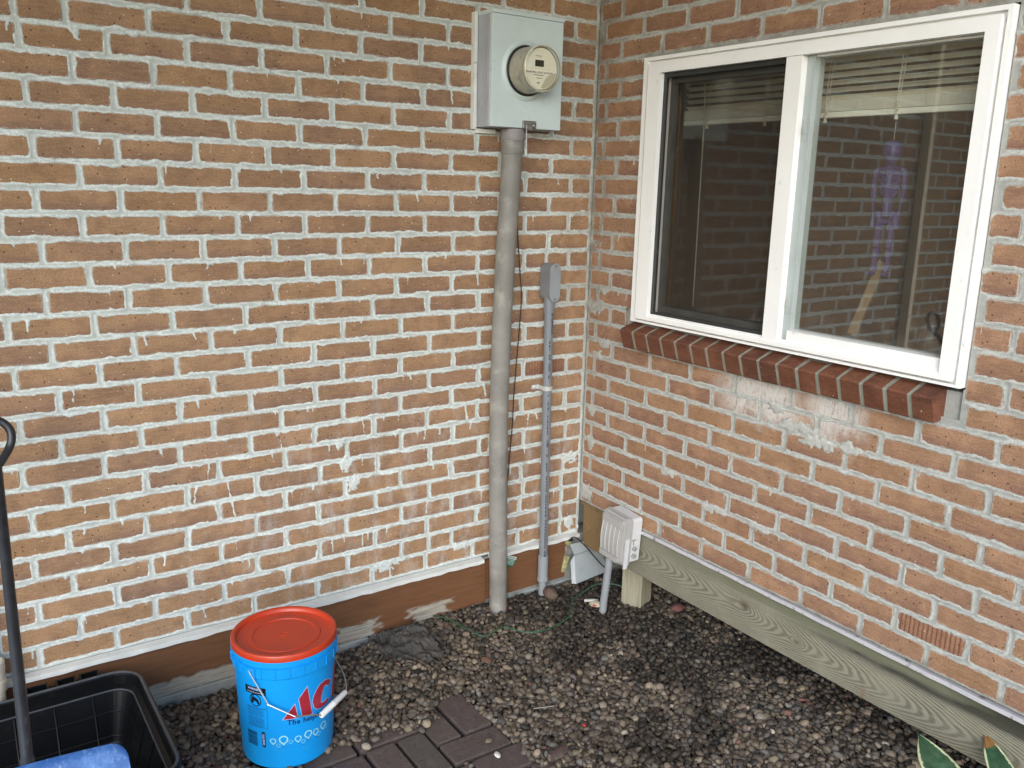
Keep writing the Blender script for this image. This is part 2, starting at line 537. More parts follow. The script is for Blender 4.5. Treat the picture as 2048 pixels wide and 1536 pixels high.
def wall_mortar(name, rows, U, ZB, ZTOP, res, to3, m, seed, drips, blobs=(), grime=None, hole=None, parent=None):
    us = np.arange(0.0, U + res, res)
    zs = np.arange(ZB, ZTOP + res, res)
    Ug, Zg = np.meshgrid(us, zs)
    K = np.floor((ZT - Zg) / CH).astype(int)
    d = np.full(Ug.shape, -1.0)
    for k, (z0, z1, br) in rows.items():
        sel = K[:, 0] == k
        if not sel.any() or not br:
            continue
        u = Ug[sel]; z = Zg[sel]
        a = np.array([s[0] for s in br]); b = np.array([s[1] for s in br])
        i = np.clip(np.searchsorted(a, u[0], side='right') - 1, 0, len(br) - 1)
        du = np.minimum(u - a[i][None], b[i][None] - u)
        dz = np.minimum(z - z0, z1 - z)
        # rounded corners where mortar fills in
        corner = np.where((du < .006) & (dz < .006), 0.006 - np.hypot(0.006 - np.clip(du, -1, .006), 0.006 - np.clip(dz, -1, .006)), np.minimum(du, dz))
        d[sel] = corner
    rag = fbm(Ug * 85, Zg * 85, seed, 3) - 0.5
    slow = fbm(Ug * 22, Zg * 22, seed + 9, 2) - 0.5
    t = 0.0014 + rag * 0.0085 + slow * 0.0125
    s1 = np.clip((t - d) / 0.006, -1.6, 1.0)
    h = np.where(s1 > 0, 0.0016 * np.minimum(s1 * 2.2, 1), s1 * 0.006)
    # tooled hollow of the joint
    hol = np.clip((-d - 0.0005) / 0.004, 0, 1)
    h = h - hol * (0.0030 + 0.0012 * (fbm(Ug * 60, Zg * 60, seed + 3, 2) - .5))
    rim = np.clip(1 - np.abs(d - t + 0.003) / 0.0045, 0, 1)
    # runs and smears of mortar hanging over the brick below, each one different
    r = random.Random(seed * 7 + 1)
    for k, (z0, z1, br) in rows.items():
        if not br or z1 < ZB or z0 > ZTOP:
            continue
        u_ = 0.0
        while u_ < U:
            dens = float(drips(np.array(u_), np.array(z1)))
            u_ += r.expovariate(1.0 / (0.30 - 0.235 * min(dens, 1.0)))
            if r.random() > 0.85:
                u_ += r.uniform(0.05, 0.25)
            if u_ > U:
                break
            smear = r.random() < 0.42
            wd = r.uniform(.012, .045) if smear else r.uniform(.0014, .0042)
            ln = r.uniform(.003, .010) if smear else min(.055, .010 + r.expovariate(1 / (.008 + .014 * dens)))
            slant = r.uniform(-.22, .22)
            bulb = r.uniform(.0, .9) * (ln > .014)
            i0, i1 = np.searchsorted(us, [u_ - wd - .015, u_ + wd + .015])
            j0, j1 = np.searchsorted(zs, [z1 - ln - .02, z1 + .004])
            if i1 - i0 < 2 or j1 - j0 < 2:
                continue
            uu = Ug[j0:j1, i0:i1]; zz_ = Zg[j0:j1, i0:i1]
            down = (z1 - zz_) / ln
            cx = u_ + slant * (z1 - zz_) + .004 * (vn(zz_ * 90, zz_ * 0 + u_ * 50, seed + 31) - .5)
            if smear:
                prof_ = wd * np.clip(1 - down * np.abs(down), 0, None)
            else:
                prof_ = wd * (1.35 - .75 * np.clip(down, 0, 1)) + wd * bulb * np.exp(-((down - .88) / .16) ** 2)
            q = (prof_ - np.abs(uu - cx)) / .0042
            q = np.minimum(q, (1.0 - down) * ln / .0035) + rag[j0:j1, i0:i1] * (1.5 if smear else .8)
            q = np.where(zz_ > z1 + .003, -1, q)
            thick = .0017 if (smear or r.random() < .7) else .0011
            hh = np.clip(q, -1, 1) * thick
            sub_h = h[j0:j1, i0:i1]
            sub_h[...] = np.where(q > -.4, np.maximum(sub_h, hh), sub_h)
            sub_r = rim[j0:j1, i0:i1]
            sub_r[...] = np.where(q > 0, np.maximum(sub_r, r.uniform(.35, .95)), sub_r)
    for (bu, bz, ru, rz) in blobs:
        if ru < 0.033:               # small lumps hang on the nearest bed joint
            bz = ZT - round((ZT - bz) / CH) * CH + (rz * .55 if (bu * 100) % 2 > 1 else -rz * .55)
        q = 1 - np.hypot((Ug - bu) / ru, (Zg - bz) / rz) + rag * 1.8
        h = np.where(q > -0.3, np.maximum(h, np.clip(q * 4, -1, 1) * 0.0024), h)
        rim = np.where(q > 0, np.maximum(rim, 0.55), rim)
    g = grime(Ug, Zg) if grime else np.zeros(Ug.shape)
    keep = None
    if hole:
        uc = (Ug[:-1, :-1] + Ug[1:, 1:]) / 2; zc = (Zg[:-1, :-1] + Zg[1:, 1:]) / 2
        keep = np.ones(uc.shape, bool)
        for (c0, c1, d0, d1) in hole:
            keep &= ~((uc > c0) & (uc < c1) & (zc > d0) & (zc < d1))
    X = to3(Ug, h + 0.0004, Zg)
    me = grid_mesh(name, X, m, {'rim': rim, 'grime': g}, keep)
    return tag(link(name, me, parent), kind='stuff')


BL = [brick_mesh('brick', 0.195, CH - BJ, BR_L, i) for i in range(7)]
BLS = [brick_mesh('brick', 0.095, CH - BJ, BR_L, 20 + i) for i in range(3)]
BRR = [brick_mesh('brick', 0.195, CH - BJ, BR_R, 40 + i) for i in range(7)]
BRS = [brick_mesh('brick', 0.095, CH - BJ, BR_R, 60 + i) for i in range(3)]
RIBM = brick_mesh('brick', 0.195, CH - BJ, BR_RIB, 77)


def lay(rows, full, short, parent, place, limit, far_name, far_mat, special=None):
    n = 0
    far = []
    allb = []
    for k, (z0, z1, br) in rows.items():
        for (a, b) in br:
            allb.append((limit(k, (a + b) / 2, (z0 + z1) / 2), k, a, b, (z0 + z1) / 2))
    r = random.Random(3)
    for vis, k, a, b, z in allb:
        L = b - a
        src = r.choice(full) if L > 0.14 else r.choice(short)
        if special and (k, round(u0 := (a + b) / 2, 1)) in special:
            src = special[(k, round(u0, 1))]
        nom = 0.195 if L > 0.14 else 0.095
        u = (a + b) / 2
        pos, rz = place(u, z, r.uniform(-.0007, .0007))
        if vis and n < 300:
            o = bpy.data.objects.new('brick', src)
            COL.objects.link(o)
            o.parent = parent
            o.location = pos
            o.rotation_euler = (r.uniform(-.006, .006), r.uniform(-.006, .006), rz)
            o.scale = (L / nom, 1, 1)
            n += 1
        else:
            M = Matrix.Translation(pos) @ Matrix.Rotation(rz, 4, 'Z') @ Matrix.Diagonal((L / nom, 1, 1, 1))
            far.append((src, M))
    if far:
        bm = bmesh.new()
        for src, M in far:
            t = src.copy(); t.transform(M); bm.from_mesh(t); bpy.data.meshes.remove(t)
        me = bpy.data.meshes.new(far_name)
        bm.to_mesh(me); bm.free()
        me.materials.append(far_mat)
        tag(link(far_name, me, parent), kind='stuff')
    return n


# left wall: the plane y = 0, running to the left of the corner
UL = 3.4
rowsL = layout(LJ, -10, 30, UL, 0)
wl = tag(link('brick_wall', None, None, Vector((0, 0, 0.24))), 'wide tan brick wall with messy white mortar behind the electric meter and blue bucket', 'wall')
wl.location = (0, 0, 0)


def dripL(u, z):
    return np.clip(np.exp(-((z - 0.62) / 0.42) ** 2) * (0.35 + 0.65 * np.exp(-((u - 0.95) / 0.5) ** 2)) * 1.35 + 0.04, 0, 1)


def grimeL(u, z):
    return np.clip(1.15 - u / 0.16, 0, 0.8) * np.clip((z - 0.7) / 0.9 + .35, 0.1, 1)


blobL = [(1.02, 0.73, 0.018, 0.03), (0.99, 0.66, 0.02, 0.025), (1.04, 0.80, 0.012, 0.018), (0.56, 0.30, 0.035, 0.014), (0.88, 0.29, 0.04, 0.02), (1.6, 2.02, 0.018, 0.008), (1.45, 2.05, 0.016, 0.008),
         (0.55, 2.02, 0.008, 0.008), (1.93, 2.1, 0.012, 0.02), (1.74, 1.97, 0.012, 0.02), (1.63, 1.85, 0.02, 0.007), (1.25, 1.75, 0.018, 0.008), (1.0, 0.37, 0.009, 0.01), (0.06, 0.55, 0.03, 0.02), (0.05, 0.28, 0.02, 0.03), (0.02, 0.26, 0.03, 0.04)]
wall_mortar('mortar', rowsL, 2.16, 0.236, 2.46, 0.0042, lambda u, h, z: np.stack([-u, -h, z], -1), MO_L, 5, dripL, blobL, grimeL, None, wl)
f = MB().bx(-UL, -2.155, 0.002, 0.06, 0.236, 2.92)
f.bx(-2.16, 0.0, 0.012, 0.06, 0.236, 2.92).build('backing', MO_L, wl)
lay(rowsL, BL, BLS, wl, lambda u, z, p: (Vector((-u, p, z)), 0.0), lambda k, u, z: u < 2.12 and 0 <= k, 'far_bricks', BR_L, {(19, 0.2): RIBM})

# right wall: the plane x = 0, running from the corner towards the camera; window opening and sill left out
UR = 3.4
WIN = (0.268, 1.502, 1.15, 2.062)
cutR = [WIN, (0.222, 1.502, 1.062, 1.16)]
rowsR = layout(RJ, -10, 28, UR, 0, cutR)
wr = tag(link('brick_wall', None, None, Vector((0, 0, 0))), 'rosy brick wall with grey mortar and white bloom around the sliding window', 'wall')


def dripR(u, z):
    return np.clip(0.12 + 0.5 * np.exp(-((u - 0.15) / 0.2) ** 2) * (z > 1.2), 0, 1)


def grimeR(u, z):
    a = np.clip(1.3 - u / 0.14, 0, 1) * np.clip((z - 0.5) / 0.8, 0.25, 1)
    b = np.exp(-((z - 2.075) / 0.02) ** 2) * (u > .25)
    c = np.exp(-((z - 0.385) / 0.012) ** 2)
    return np.clip(np.maximum(np.maximum(a, b), c), 0, 1)


blobR = [(1.02, 0.935, 0.07, 0.015), (1.09, 0.905, 0.06, 0.018), (1.2, 0.915, 0.035, 0.018), (0.93, 0.955, 0.03, 0.014), (0.11, 1.02, 0.025, 0.018), (0.49, 0.655, 0.03, 0.016), (0.69, 0.61, 0.03, 0.018), (0.74, 0.585, 0.03, 0.012),
         (0.89, 0.56, 0.018, 0.01), (0.93, 0.545, 0.02, 0.012), (0.05, 0.77, 0.022, 0.02), (0.05, 0.64, 0.02, 0.025), (0.04, 0.41, 0.03, 0.03), (0.05, 1.18, 0.04, 0.03), (0.03, 1.42, 0.04, 0.015), (0.10, 1.23, 0.03, 0.015), (0.075, 0.95, 0.03, 0.014)]
wall_mortar('mortar', rowsR, 1.83, 0.376, 2.40, 0.0044, lambda u, h, z: np.stack([-h, -u, z], -1), MO_R, 15, dripR, blobR, grimeR, [WIN, (0.225, 1.495, 1.07, 1.2)], wr)
f = MB().bx(0.012, 0.10, -0.262, 0.0, 0.376, 2.92).bx(0.012, 0.10, -1.83, -1.508, 0.376, 2.92).bx(0.012, 0.10, -1.508, -0.262, 0.376, 1.14).bx(0.012, 0.10, -1.508, -0.262, 2.07, 2.92)
f.bx(0.002, 0.10, -UR, -1.825, 0.376, 2.92)
f.build('backing', MO_R, wr)
lay(rowsR, BRR, BRS, wr, lambda u, z, p: (Vector((p, -u, z)), R(-90)), lambda k, u, z: u < 1.95 and k >= -1, 'far_bricks', BR_R, {(26, 1.5): RIBM})

# ------------------------------------------------------------------ ground, paving, house body, porch
def gz(x, y):
    """height of the gravel bed"""
    x = np.asarray(x, float); y = np.asarray(y, float)
    g = -0.006 + 0.046 * np.exp(-((x + 0.62) / 0.33) ** 2) * np.exp(np.minimum(y, 0) / 0.22)
    g = g + 0.026 * np.exp(-np.hypot(x, y) / 0.3)
    g = g + 0.014 * (fbm(x * 5, y * 5, 31, 2) - 0.5)
    inp = np.clip(1 - np.abs(x + 1.05) / 0.45, 0, 1) * np.clip((-0.40 - y) / 0.15, 0, 1)
    return g - 0.004 * inp


SOIL = mat('soil', (0.014, 0.012, 0.010, 1), 0.95, 0.3, 30, 220, 0.5, dirt=(0.06, 0.05, 0.04, 1))
LAWN = mat('lawn_green', (0.05, 0.085, 0.025, 1), 0.95, 0.35, 3, 60, 0.4, dirt=(0.08, 0.07, 0.04, 1), dscale=1.3)
CONC = mat('concrete_grey', srgb(150, 152, 150), 0.93, 0.12, 22, 160, 0.4, dirt=srgb(110, 108, 104), dscale=14)
WHITE_P = mat('ceiling_paint', (0.50, 0.50, 0.49, 1), 0.75, 0.04, 4, 60, 0.1)
ROOM = mat('room_paint', srgb(120, 95, 72), 0.85, 0.05, 3, 50, 0.0)

gx = np.linspace(-3.2, 2.6, 146); gy = np.linspace(-3.4, 0.04, 87)
GX, GY = np.meshgrid(gx, gy)
tag(link('gravel_bed', grid_mesh('gravel_bed', np.stack([GX, GY, gz(GX, GY) - 0.008], -1), SOIL)), kind='structure')
MB().bx(-80, 80, -80, 60, -0.30, -0.06).build('lawn', LAWN)
tag(bpy.data.objects['lawn'], kind='structure')

# concrete block foundation under the left wall (it runs on behind the beam)
fd = Thing('foundation', (0, 0.03, -0.05), 'grey concrete block foundation under the tan brick wall', 'foundation')
for i in range(-9, 7):
    for j in range(2):
        x0 = i * 0.4 + (0.2 if j else 0.0) - 0.13
        fd.part('block', MB().bx(x0 + .004, x0 + .396, 0.006, 0.18, -0.17 + j * .2, 0.024 + j * .2, 0.004), CONC)
fd.part('mortar', MB().bx(-3.7, 2.8, 0.0095, 0.17, -0.17, 0.222), MO_L)

# the house behind the right wall: raised floor, dark crawl space, room behind the window
def structure(name, mb, m):
    return tag(mb.build(name, m), kind='structure')


structure('floor_slab', MB().bx(0.055, 3.6, -6.0, 0.0, 0.372, 0.45), mat('joist_wood', srgb(96, 76, 54), 0.9))
structure('crawl_space_wall', MB().bx(3.4, 3.6, -6.0, 0.0, -0.1, 0.37), CONC)
rm = MB()
rm.bx(2.7, 2.8, -2.6, 0.0, 0.45, 2.6).bx(0.11, 2.7, -0.08, -0.02, 0.45, 2.6).bx(0.11, 2.7, -2.6, -2.54, 0.45, 2.6).bx(0.11, 2.7, -2.54, -0.08, 2.54, 2.6).bx(0.11, 2.7, -2.54, -0.08, 0.452, 0.5)
rm.bx(0.101, 0.13, -2.54, -1.515, 0.5, 2.54).bx(0.101, 0.13, -0.255, -0.08, 0.5, 2.54).bx(0.101, 0.13, -1.515, -0.255, 0.5, 1.13).bx(0.101, 0.13, -1.515, -0.255, 2.085, 2.54)
structure('room', rm, ROOM)
structure('upper_wall', MB().bx(-3.4, 0.3, 0.062, 0.3, 0.24, 2.9).bx(0.102, 0.30, -0.0, 0.3, 0.3, 2.9), CONC)
# roof deck of the porch, held above the corner
pc = MB()
for i in range(26):
    pc.bx(-4.4 + i * 0.2, -4.4 + i * 0.2 + 0.194, PORCH_Y, 0.3, 2.90, 2.92)
pc.bx(-4.4, 0.8, PORCH_Y, 0.3, 2.925, 3.02)
structure('porch_ceiling', pc, WHITE_P)
structure('house_roof', MB().bx(0.31, 4.0, -6.2, 0.3, 2.7, 3.1), CONC)

# clay pavers
PAV = [(-1.02, -.82, -.735, -.632), (-.922, -.82, -.625, -.43), (-1.02, -.93, -.625, -.43), (-1.115, -1.026, -.74, -.545), (-1.215, -1.121, -.74, -.545),
       (-1.226, -1.026, -.539, -.437), (-1.32, -1.221, -.74, -.545), (-1.432, -1.232, -.539, -.437), (-1.425, -1.326, -.74, -.545), (-.975, -.775, -.845, -.743), (-1.18, -.981, -.845, -.747), (-1.386, -1.186, -.845, -.747)]
yy_ = -0.85
for rrow in range(14):
    x_ = -1.46 + (0.1 if rrow % 2 else 0.0)
    while x_ < -0.72 + 0.02 * rrow:
        PAV.append((x_, x_ + .2, yy_ - .1, yy_)); x_ += .2055
    yy_ -= .1055
m, nt, b = newmat('paver_clay')
P = nd(nt, 'ShaderNodeNewGeometry').outputs['Position']
rnd = nd(nt, 'ShaderNodeObjectInfo').outputs['Random']
c = ramp(nt, rnd, [(0.1, srgb(90, 76, 74)), (0.4, srgb(86, 80, 74)), (0.7, srgb(98, 84, 78)), (0.95, srgb(84, 76, 73))])
n1 = noise(nt, P, 34, 6, 0.65)
c = mixc(nt, mth(nt, 'MULTIPLY', smooth(nt, n1, 0.45, 0.75), 0.6), c, srgb(108, 100, 92))
c = mixc(nt, mth(nt, 'MULTIPLY', smooth(nt, noise(nt, P, 90, 4), 0.55, 0.75), 0.7), c, srgb(52, 44, 40))
nt.links.new(c, b.inputs['Base Color']); b.inputs['Roughness'].default_value = 0.85; b.inputs['Specular IOR Level'].default_value = 0.3
bump(nt, b, mth(nt, 'ADD', noise(nt, P, 180, 5), n1), 0.5, 0.003)
PAVM = m
pv = tag(link('paver_path', None, None, Vector((-1.05, -.8, 0))), kind='structure')
for i, (x0, x1, y0, y1) in enumerate(PAV):
    mb = MB().box((0, 0, 0), (x1 - x0 - .006, y1 - y0 - .006, .06), None, 0.004)
    o = mb.build('paver', PAVM, pv)
    o.location = ((x0 + x1) / 2 + 1.05, (y0 + y1) / 2 + .8, -0.0265 + random.uniform(-.003, .002))
    o.rotation_euler = (random.uniform(-.012, .012), random.uniform(-.012, .012), random.uniform(-.012, .012))

# ------------------------------------------------------------------ river gravel (tens of thousands of pebbles: one object)
m, nt, b = newmat('river_pebble')
P = nd(nt, 'ShaderNodeNewGeometry').outputs['Position']
hue = nd(nt, 'ShaderNodeAttribute', attribute_name='hue').outputs['Fac']
val = nd(nt, 'ShaderNodeAttribute', attribute_name='val').outputs['Fac']
c = ramp(nt, hue, [(0.0, srgb(88, 80, 72)), (0.2, srgb(116, 104, 88)), (0.38, srgb(102, 89, 77)), (0.52, srgb(128, 114, 96)), (0.66, srgb(102, 99, 93)), (0.78, srgb(106, 90, 80)), (0.88, srgb(146, 132, 110)), (0.95, srgb(78, 72, 72)), (0.985, srgb(166, 156, 140)), (0.992, srgb(120, 84, 74))])
c = mixc(nt, 1.0, c, nd(nt, 'ShaderNodeCombineColor', {0: val, 1: val, 2: val}).outputs[0], 'MULTIPLY')
c = mixc(nt, mth(nt, 'MULTIPLY', smooth(nt, noise(nt, P, 160, 5, 0.7), 0.45, 0.7), 0.4), c, srgb(70, 60, 52))
nt.links.new(c, b.inputs['Base Color']); b.inputs['Roughness'].default_value = 0.62; b.inputs['Specular IOR Level'].default_value = 0.35
bump(nt, b, noise(nt, P, 420, 4), 0.25, 0.001)
PEB = m


def ico(sub):
    bm = bmesh.new(); bmesh.ops.create_icosphere(bm, subdivisions=sub, radius=1.0)
    bm.verts.index_update()
    V = np.array([v.co[:] for v in bm.verts]); F = np.array([[v.index for v in f.verts] for f in bm.faces]); bm.free()
    return V, F


def pebble_field(name, pts, rad, sub, seed):
    """pts (n,3) centres, rad (n,) mean radius"""
    g = np.random.default_rng(seed)
    V, F = ico(sub)
    n = len(pts)
    S = np.stack([g.uniform(0.85, 1.5, n), g.uniform(0.75, 1.1, n), g.uniform(0.5, 0.85, n)], 1) * rad[:, None]
    yaw = g.uniform(0, 2 * np.pi, n); tx = g.normal(0, 0.45, n); ty = g.normal(0, 0.45, n)
    cy, sy, cx, sx, cz, sz = np.cos(ty), np.sin(ty), np.cos(tx), np.sin(tx), np.cos(yaw), np.sin(yaw)
    Rz = np.zeros((n, 3, 3)); Rz[:, 0, 0] = cz; Rz[:, 0, 1] = -sz; Rz[:, 1, 0] = sz; Rz[:, 1, 1] = cz; Rz[:, 2, 2] = 1
    Rx = np.zeros((n, 3, 3)); Rx[:, 0, 0] = 1; Rx[:, 1, 1] = cx; Rx[:, 1, 2] = -sx; Rx[:, 2, 1] = sx; Rx[:, 2, 2] = cx
    Ry = np.zeros((n, 3, 3)); Ry[:, 0, 0] = cy; Ry[:, 0, 2] = sy; Ry[:, 1, 1] = 1; Ry[:, 2, 0] = -sy; Ry[:, 2, 2] = cy
    M = Rz @ Rx @ Ry
    lump = 1 + g.normal(0, 0.07, (n, len(V), 1))
    W = np.einsum('nij,nvj->nvi', M, V[None] * lump * S[:, None, :]) + pts[:, None, :]
    FF = (F[None] + (np.arange(n) * len(V))[:, None, None]).reshape(-1, 3)
    me = bpy.data.meshes.new(name)
    me.vertices.add(n * len(V)); me.vertices.foreach_set('co', W.reshape(-1).astype(np.float32))
    me.loops.add(FF.size); me.loops.foreach_set('vertex_index', FF.ravel().astype(np.int32))
    me.polygons.add(len(FF))
    me.polygons.foreach_set('loop_start', np.arange(0, FF.size, 3, dtype=np.int32))
    me.polygons.foreach_set('loop_total', np.full(len(FF), 3, np.int32))
    me.polygons.foreach_set('use_smooth', np.ones(len(FF), bool))
    me.update(calc_edges=True)
    damp = 1 - .62 * np.clip((fbm(pts[:, 0] * 4, pts[:, 1] * 4, 41, 3) - .52) / .1, 0, 1) * np.clip((pts[:, 0] + .75) / .35, 0, 1)
    for nm, a in (('hue', g.uniform(0, 1, n)), ('val', np.clip(g.normal(0.78, 0.34, n), 0.22, 1.95) * damp)):
        at = me.attributes.new(nm, 'FLOAT', 'POINT')
        at.data.foreach_set('value', np.repeat(a, len(V)).astype(np.float32))
    me.materials.append(PEB)
    return me


def on_paver(x, y):
    o = np.zeros(x.shape, bool)
    for (x0, x1, y0, y1) in PAV:
        o |= (x > x0 - .004) & (x < x1 + .004) & (y > y0 - .004) & (y < y1 + .004)
    return o


def scatter(step, r0, r1, lift, seed, spill):
    g = np.random.default_rng(seed)
    X, Y = np.meshgrid(np.arange(-2.45, 0.85, step), np.arange(-2.0, 0.0, step * 0.87))
    X = X + (np.arange(X.shape[0]) % 2)[:, None] * step / 2
    x = (X + g.uniform(-.42, .42, X.shape) * step).ravel(); y = (Y + g.uniform(-.42, .42, X.shape) * step).ravel()
    # keep what lies in or a little outside the picture's wedge of ground
    ok = (y < -0.004) & (y > -0.62 - 0.62 * (x + 1.75)) & (y > -1.95)
    ok &= ~((x < -1.9) & (y < -0.75))
    pav = on_paver(x, y)
    edge = fbm(x * 14, y * 14, 77, 2)
    near = (y > np.where(x < -1.1, -.492, np.where(x < -.945, -.532, -.452)) + .05 * (edge - .5)) | (x > -.826) | (x < -1.42 + .05 * edge)
    ok &= ~pav | (near & (g.uniform(0, 1, x.shape) < spill))
    ok &= np.hypot(x + 1.386, y + .385) > 0.128
    ok &= np.hypot(x + .43, y + .06) > 0.036
    x, y, pav = x[ok], y[ok], pav[ok]
    r = r0 + (r1 - r0) * g.beta(1.6, 3.2, x.shape)
    z = np.where(pav, 0.003 + r * 0.5, gz(x, y)) + lift + g.uniform(-.004, .004, x.shape)
    return np.stack([x, y, z], 1), r


GR = []
p1, r1 = scatter(0.0148, 0.0060, 0.0142, 0.001, 1, 0.9)
GR.append(pebble_field('gravel', p1, r1, 2, 5))
p2, r2 = scatter(0.025, 0.0070, 0.0180, 0.0085, 2, 0.35)
GR.append(pebble_field('gravel', p2, r2, 2, 6))
bm = bmesh.new()
for me in GR:
    bm.from_mesh(me)
gm = bpy.data.meshes.new('gravel'); bm.to_mesh(gm); bm.free(); gm.materials.append(PEB)
tag(link('gravel', gm), 'brown and grey river pebbles covering the ground in the corner', 'gravel', None, 'stuff')
print('pebbles', len(p1) + len(p2), 'tris', len(gm.polygons))

# ------------------------------------------------------------------ trim under the walls
def tri_noise_board(name, x0, x1, z0, z1, y, peel, m):
    us = np.arange(x0, x1 + .004, .005); zs = np.linspace(z0, z1, int((z1 - z0) / .005) + 2)
    U, Z = np.meshgrid(us, zs)
    pk = np.zeros(U.shape)
    for (cx, cz, rx, rz) in peel:
        q = np.maximum(np.abs(U - cx) / rx, np.abs(Z - cz) / rz)
        pk = np.maximum(pk, 1.25 - q + (fbm(U * 30, Z * 90, 4, 3) - .5) * 1.1)
    pk = np.clip(pk * 4, 0, 1)
    X = np.stack([U, np.full(U.shape, y) + pk * .0012 + (fbm(U * 3, Z * 9, 8, 2) - .5) * .003, Z], -1)
    return grid_mesh(name, X, m, {'peel': pk})


m, nt, b = newmat('brown_board_paint')
P = nd(nt, 'ShaderNodeNewGeometry').outputs['Position']
pe = nd(nt, 'ShaderNodeAttribute', attribute_name='peel').outputs['Fac']
mp = nd(nt, 'ShaderNodeMapping', {0: P}); mp.inputs['Scale'].default_value = (7, 7, 70)
gr = noise(nt, mp.outputs[0], 1.0, 6, 0.65)
c = ramp(nt, gr, [(0.3, srgb(100, 68, 45)), (0.7, srgb(118, 81, 55))])
c = mixc(nt, mth(nt, 'MULTIPLY', smooth(nt, noise(nt, P, 60, 6, 0.75), 0.66, 0.72), 0.7), c, srgb(168, 140, 112))
mp2 = nd(nt, 'ShaderNodeMapping', {0: P}); mp2.inputs['Scale'].default_value = (9, 9, 160)
bare = ramp(nt, noise(nt, mp2.outputs[0], 1.0, 6, 0.7), [(0.3, srgb(128, 120, 108)), (0.6, srgb(172, 166, 154)), (0.8, srgb(192, 188, 178))])
c = mixc(nt, pe, c, bare)
nt.links.new(c, b.inputs['Base Color']); b.inputs['Roughness'].default_value = 0.6; b.inputs['Specular IOR Level'].default_value = 0.35
bump(nt, b, mth(nt, 'ADD', gr, mth(nt, 'MULTIPLY', pe, -1.0)), 0.5, 0.002)
SKIRT = m
FLASH = mat('white_flashing_paint', srgb(214, 216, 212), 0.55, 0.05, 18, 120, 0.15, dirt=srgb(140, 138, 132), dscale=40, dlo=0.62, dhi=0.68)
TORN = mat('torn_wood_sliver', srgb(186, 178, 160), 0.85, 0.15, 60, 200, 0.4)

pe_l = [(-.70, .078, .075, .022), (-.72, .055, .05, .012), (-1.0, .075, .07, .028), (-1.56, .055, .15, .034), (-1.38, .05, .10, .014), (-1.85, .04, .1, .02)]
sk = Thing('skirting_board', (-1.3, -.012, .04), 'long brown painted skirting board with peeling patches behind the blue bucket', 'skirting board', 'brown skirting boards')
o = link('board', tri_noise_board('board', -3.3, -.462, .048, .219, -.014, pe_l, SKIRT)); o.parent = sk.o; o.location = -sk.loc
sk.part('board_core', MB().bx(-3.3, -.463, -.011, .002, .047, .218), SKIRT)
for (x, z, l, a) in ((-1.33, .085, .10, .25), (-1.29, .073, .06, .45)):
    t = MB()
    ca, sa = math.cos(a), math.sin(a)
    pts = [(-l / 2, -.004), (-l / 6, .004), (l / 4, .007), (l / 2, .003), (l / 3, -.006), (-l / 5, -.009)]
    t.prism(pts, .003, lambda u, v, d: (x + u * ca - v * sa, -.016 - d - .012 * max(0, u / l), z + u * sa + v * ca))
    sk.part('torn_sliver', t, TORN)
sk2 = Thing('skirting_board', (-.25, -.012, .04), 'short brown skirting board between the thick and the thin conduit and the corner', 'skirting board', 'brown skirting boards')
o = link('board', tri_noise_board('board', -.457, -.066, .058, .219, -.014, [(-.06, .13, .012, .09)], SKIRT)); o.parent = sk2.o; o.location = -sk2.loc
sk2.part('board_core', MB().bx(-.457, -.068, -.011, .002, .057, .218), SKIRT)


def wavy_strip(x0, x1, z0, z1, y0, y1, n, seed):
    r = random.Random(seed)
    mb = MB(); vs = []; fs = []
    for i in range(n + 1):
        x = x0 + (x1 - x0) * i / n
        dz, dy = r.uniform(-.0022, .0022), r.uniform(-.0015, .0015)
        vs += [(x, y0, z1), (x, y1 + dy, z1 - .003 + dz * .3), (x, y1 + dy, z0 + dz), (x, y0, z0 + dz)]
    for i in range(n):
        for k in range(4):
            fs.append((i * 4 + k, i * 4 + (k + 1) % 4, i * 4 + 4 + (k + 1) % 4, i * 4 + 4 + k))
    fs += [(0, 1, 2, 3), tuple(4 * n + k for k in range(4))]
    return mb.add(vs, fs)


tag(wavy_strip(-3.3, -.475, .217, .235, .0, -.026, 90, 1).build('drip_flashing', FLASH, None, (-1.3, 0, .225)), 'long white drip flashing under the tan bricks, left of the thick conduit', 'flashing', 'white drip flashings')
tag(wavy_strip(-.44, -.01, .222, .238, .0, -.026, 20, 2).build('drip_flashing', FLASH, None, (-.2, 0, .225)), 'short white drip flashing between the thick conduit and the corner', 'flashing', 'white drip flashings')
fl = MB(); vs = []; n = 60
for i in range(n + 1):
    y = -.375 - 2.95 * i / n
    dz = random.uniform(-.001, .001) - .006 * max(0, (-y - .6)) / 1.2
    vs += [(0.03, y, .375 + dz), (-.004, y, .373 + dz), (-.006, y, .362 + dz), (0.03, y, .358 + dz)]
fs = []
for i in range(n):
    for k in range(4):
        fs.append((i * 4 + k, i * 4 + (k + 1) % 4, i * 4 + 4 + (k + 1) % 4, i * 4 + 4 + k))
fs += [(0, 1, 2, 3), tuple(4 * n + k for k in range(4))]
tag(fl.add(vs, fs).build('drip_flashing', mat('grey_flashing', srgb(186, 184, 186), 0.5, 0.06, 20, 120, 0.15, dirt=srgb(96, 92, 84), dscale=30, dlo=.56, dhi=.66), None, (0, -1, .36)), 'grey white flashing strip on top of the weathered wooden beam', 'flashing', 'white drip flashings')

# ------------------------------------------------------------------ weathered beam and post
us = np.arange(0.02, 3.4, .006); zs = np.linspace(.185, .357, 44)
U, Z = np.meshgrid(us, zs)
warp = (fbm(U * 1.6, Z * 10, 61, 3) - .5) * 0.05
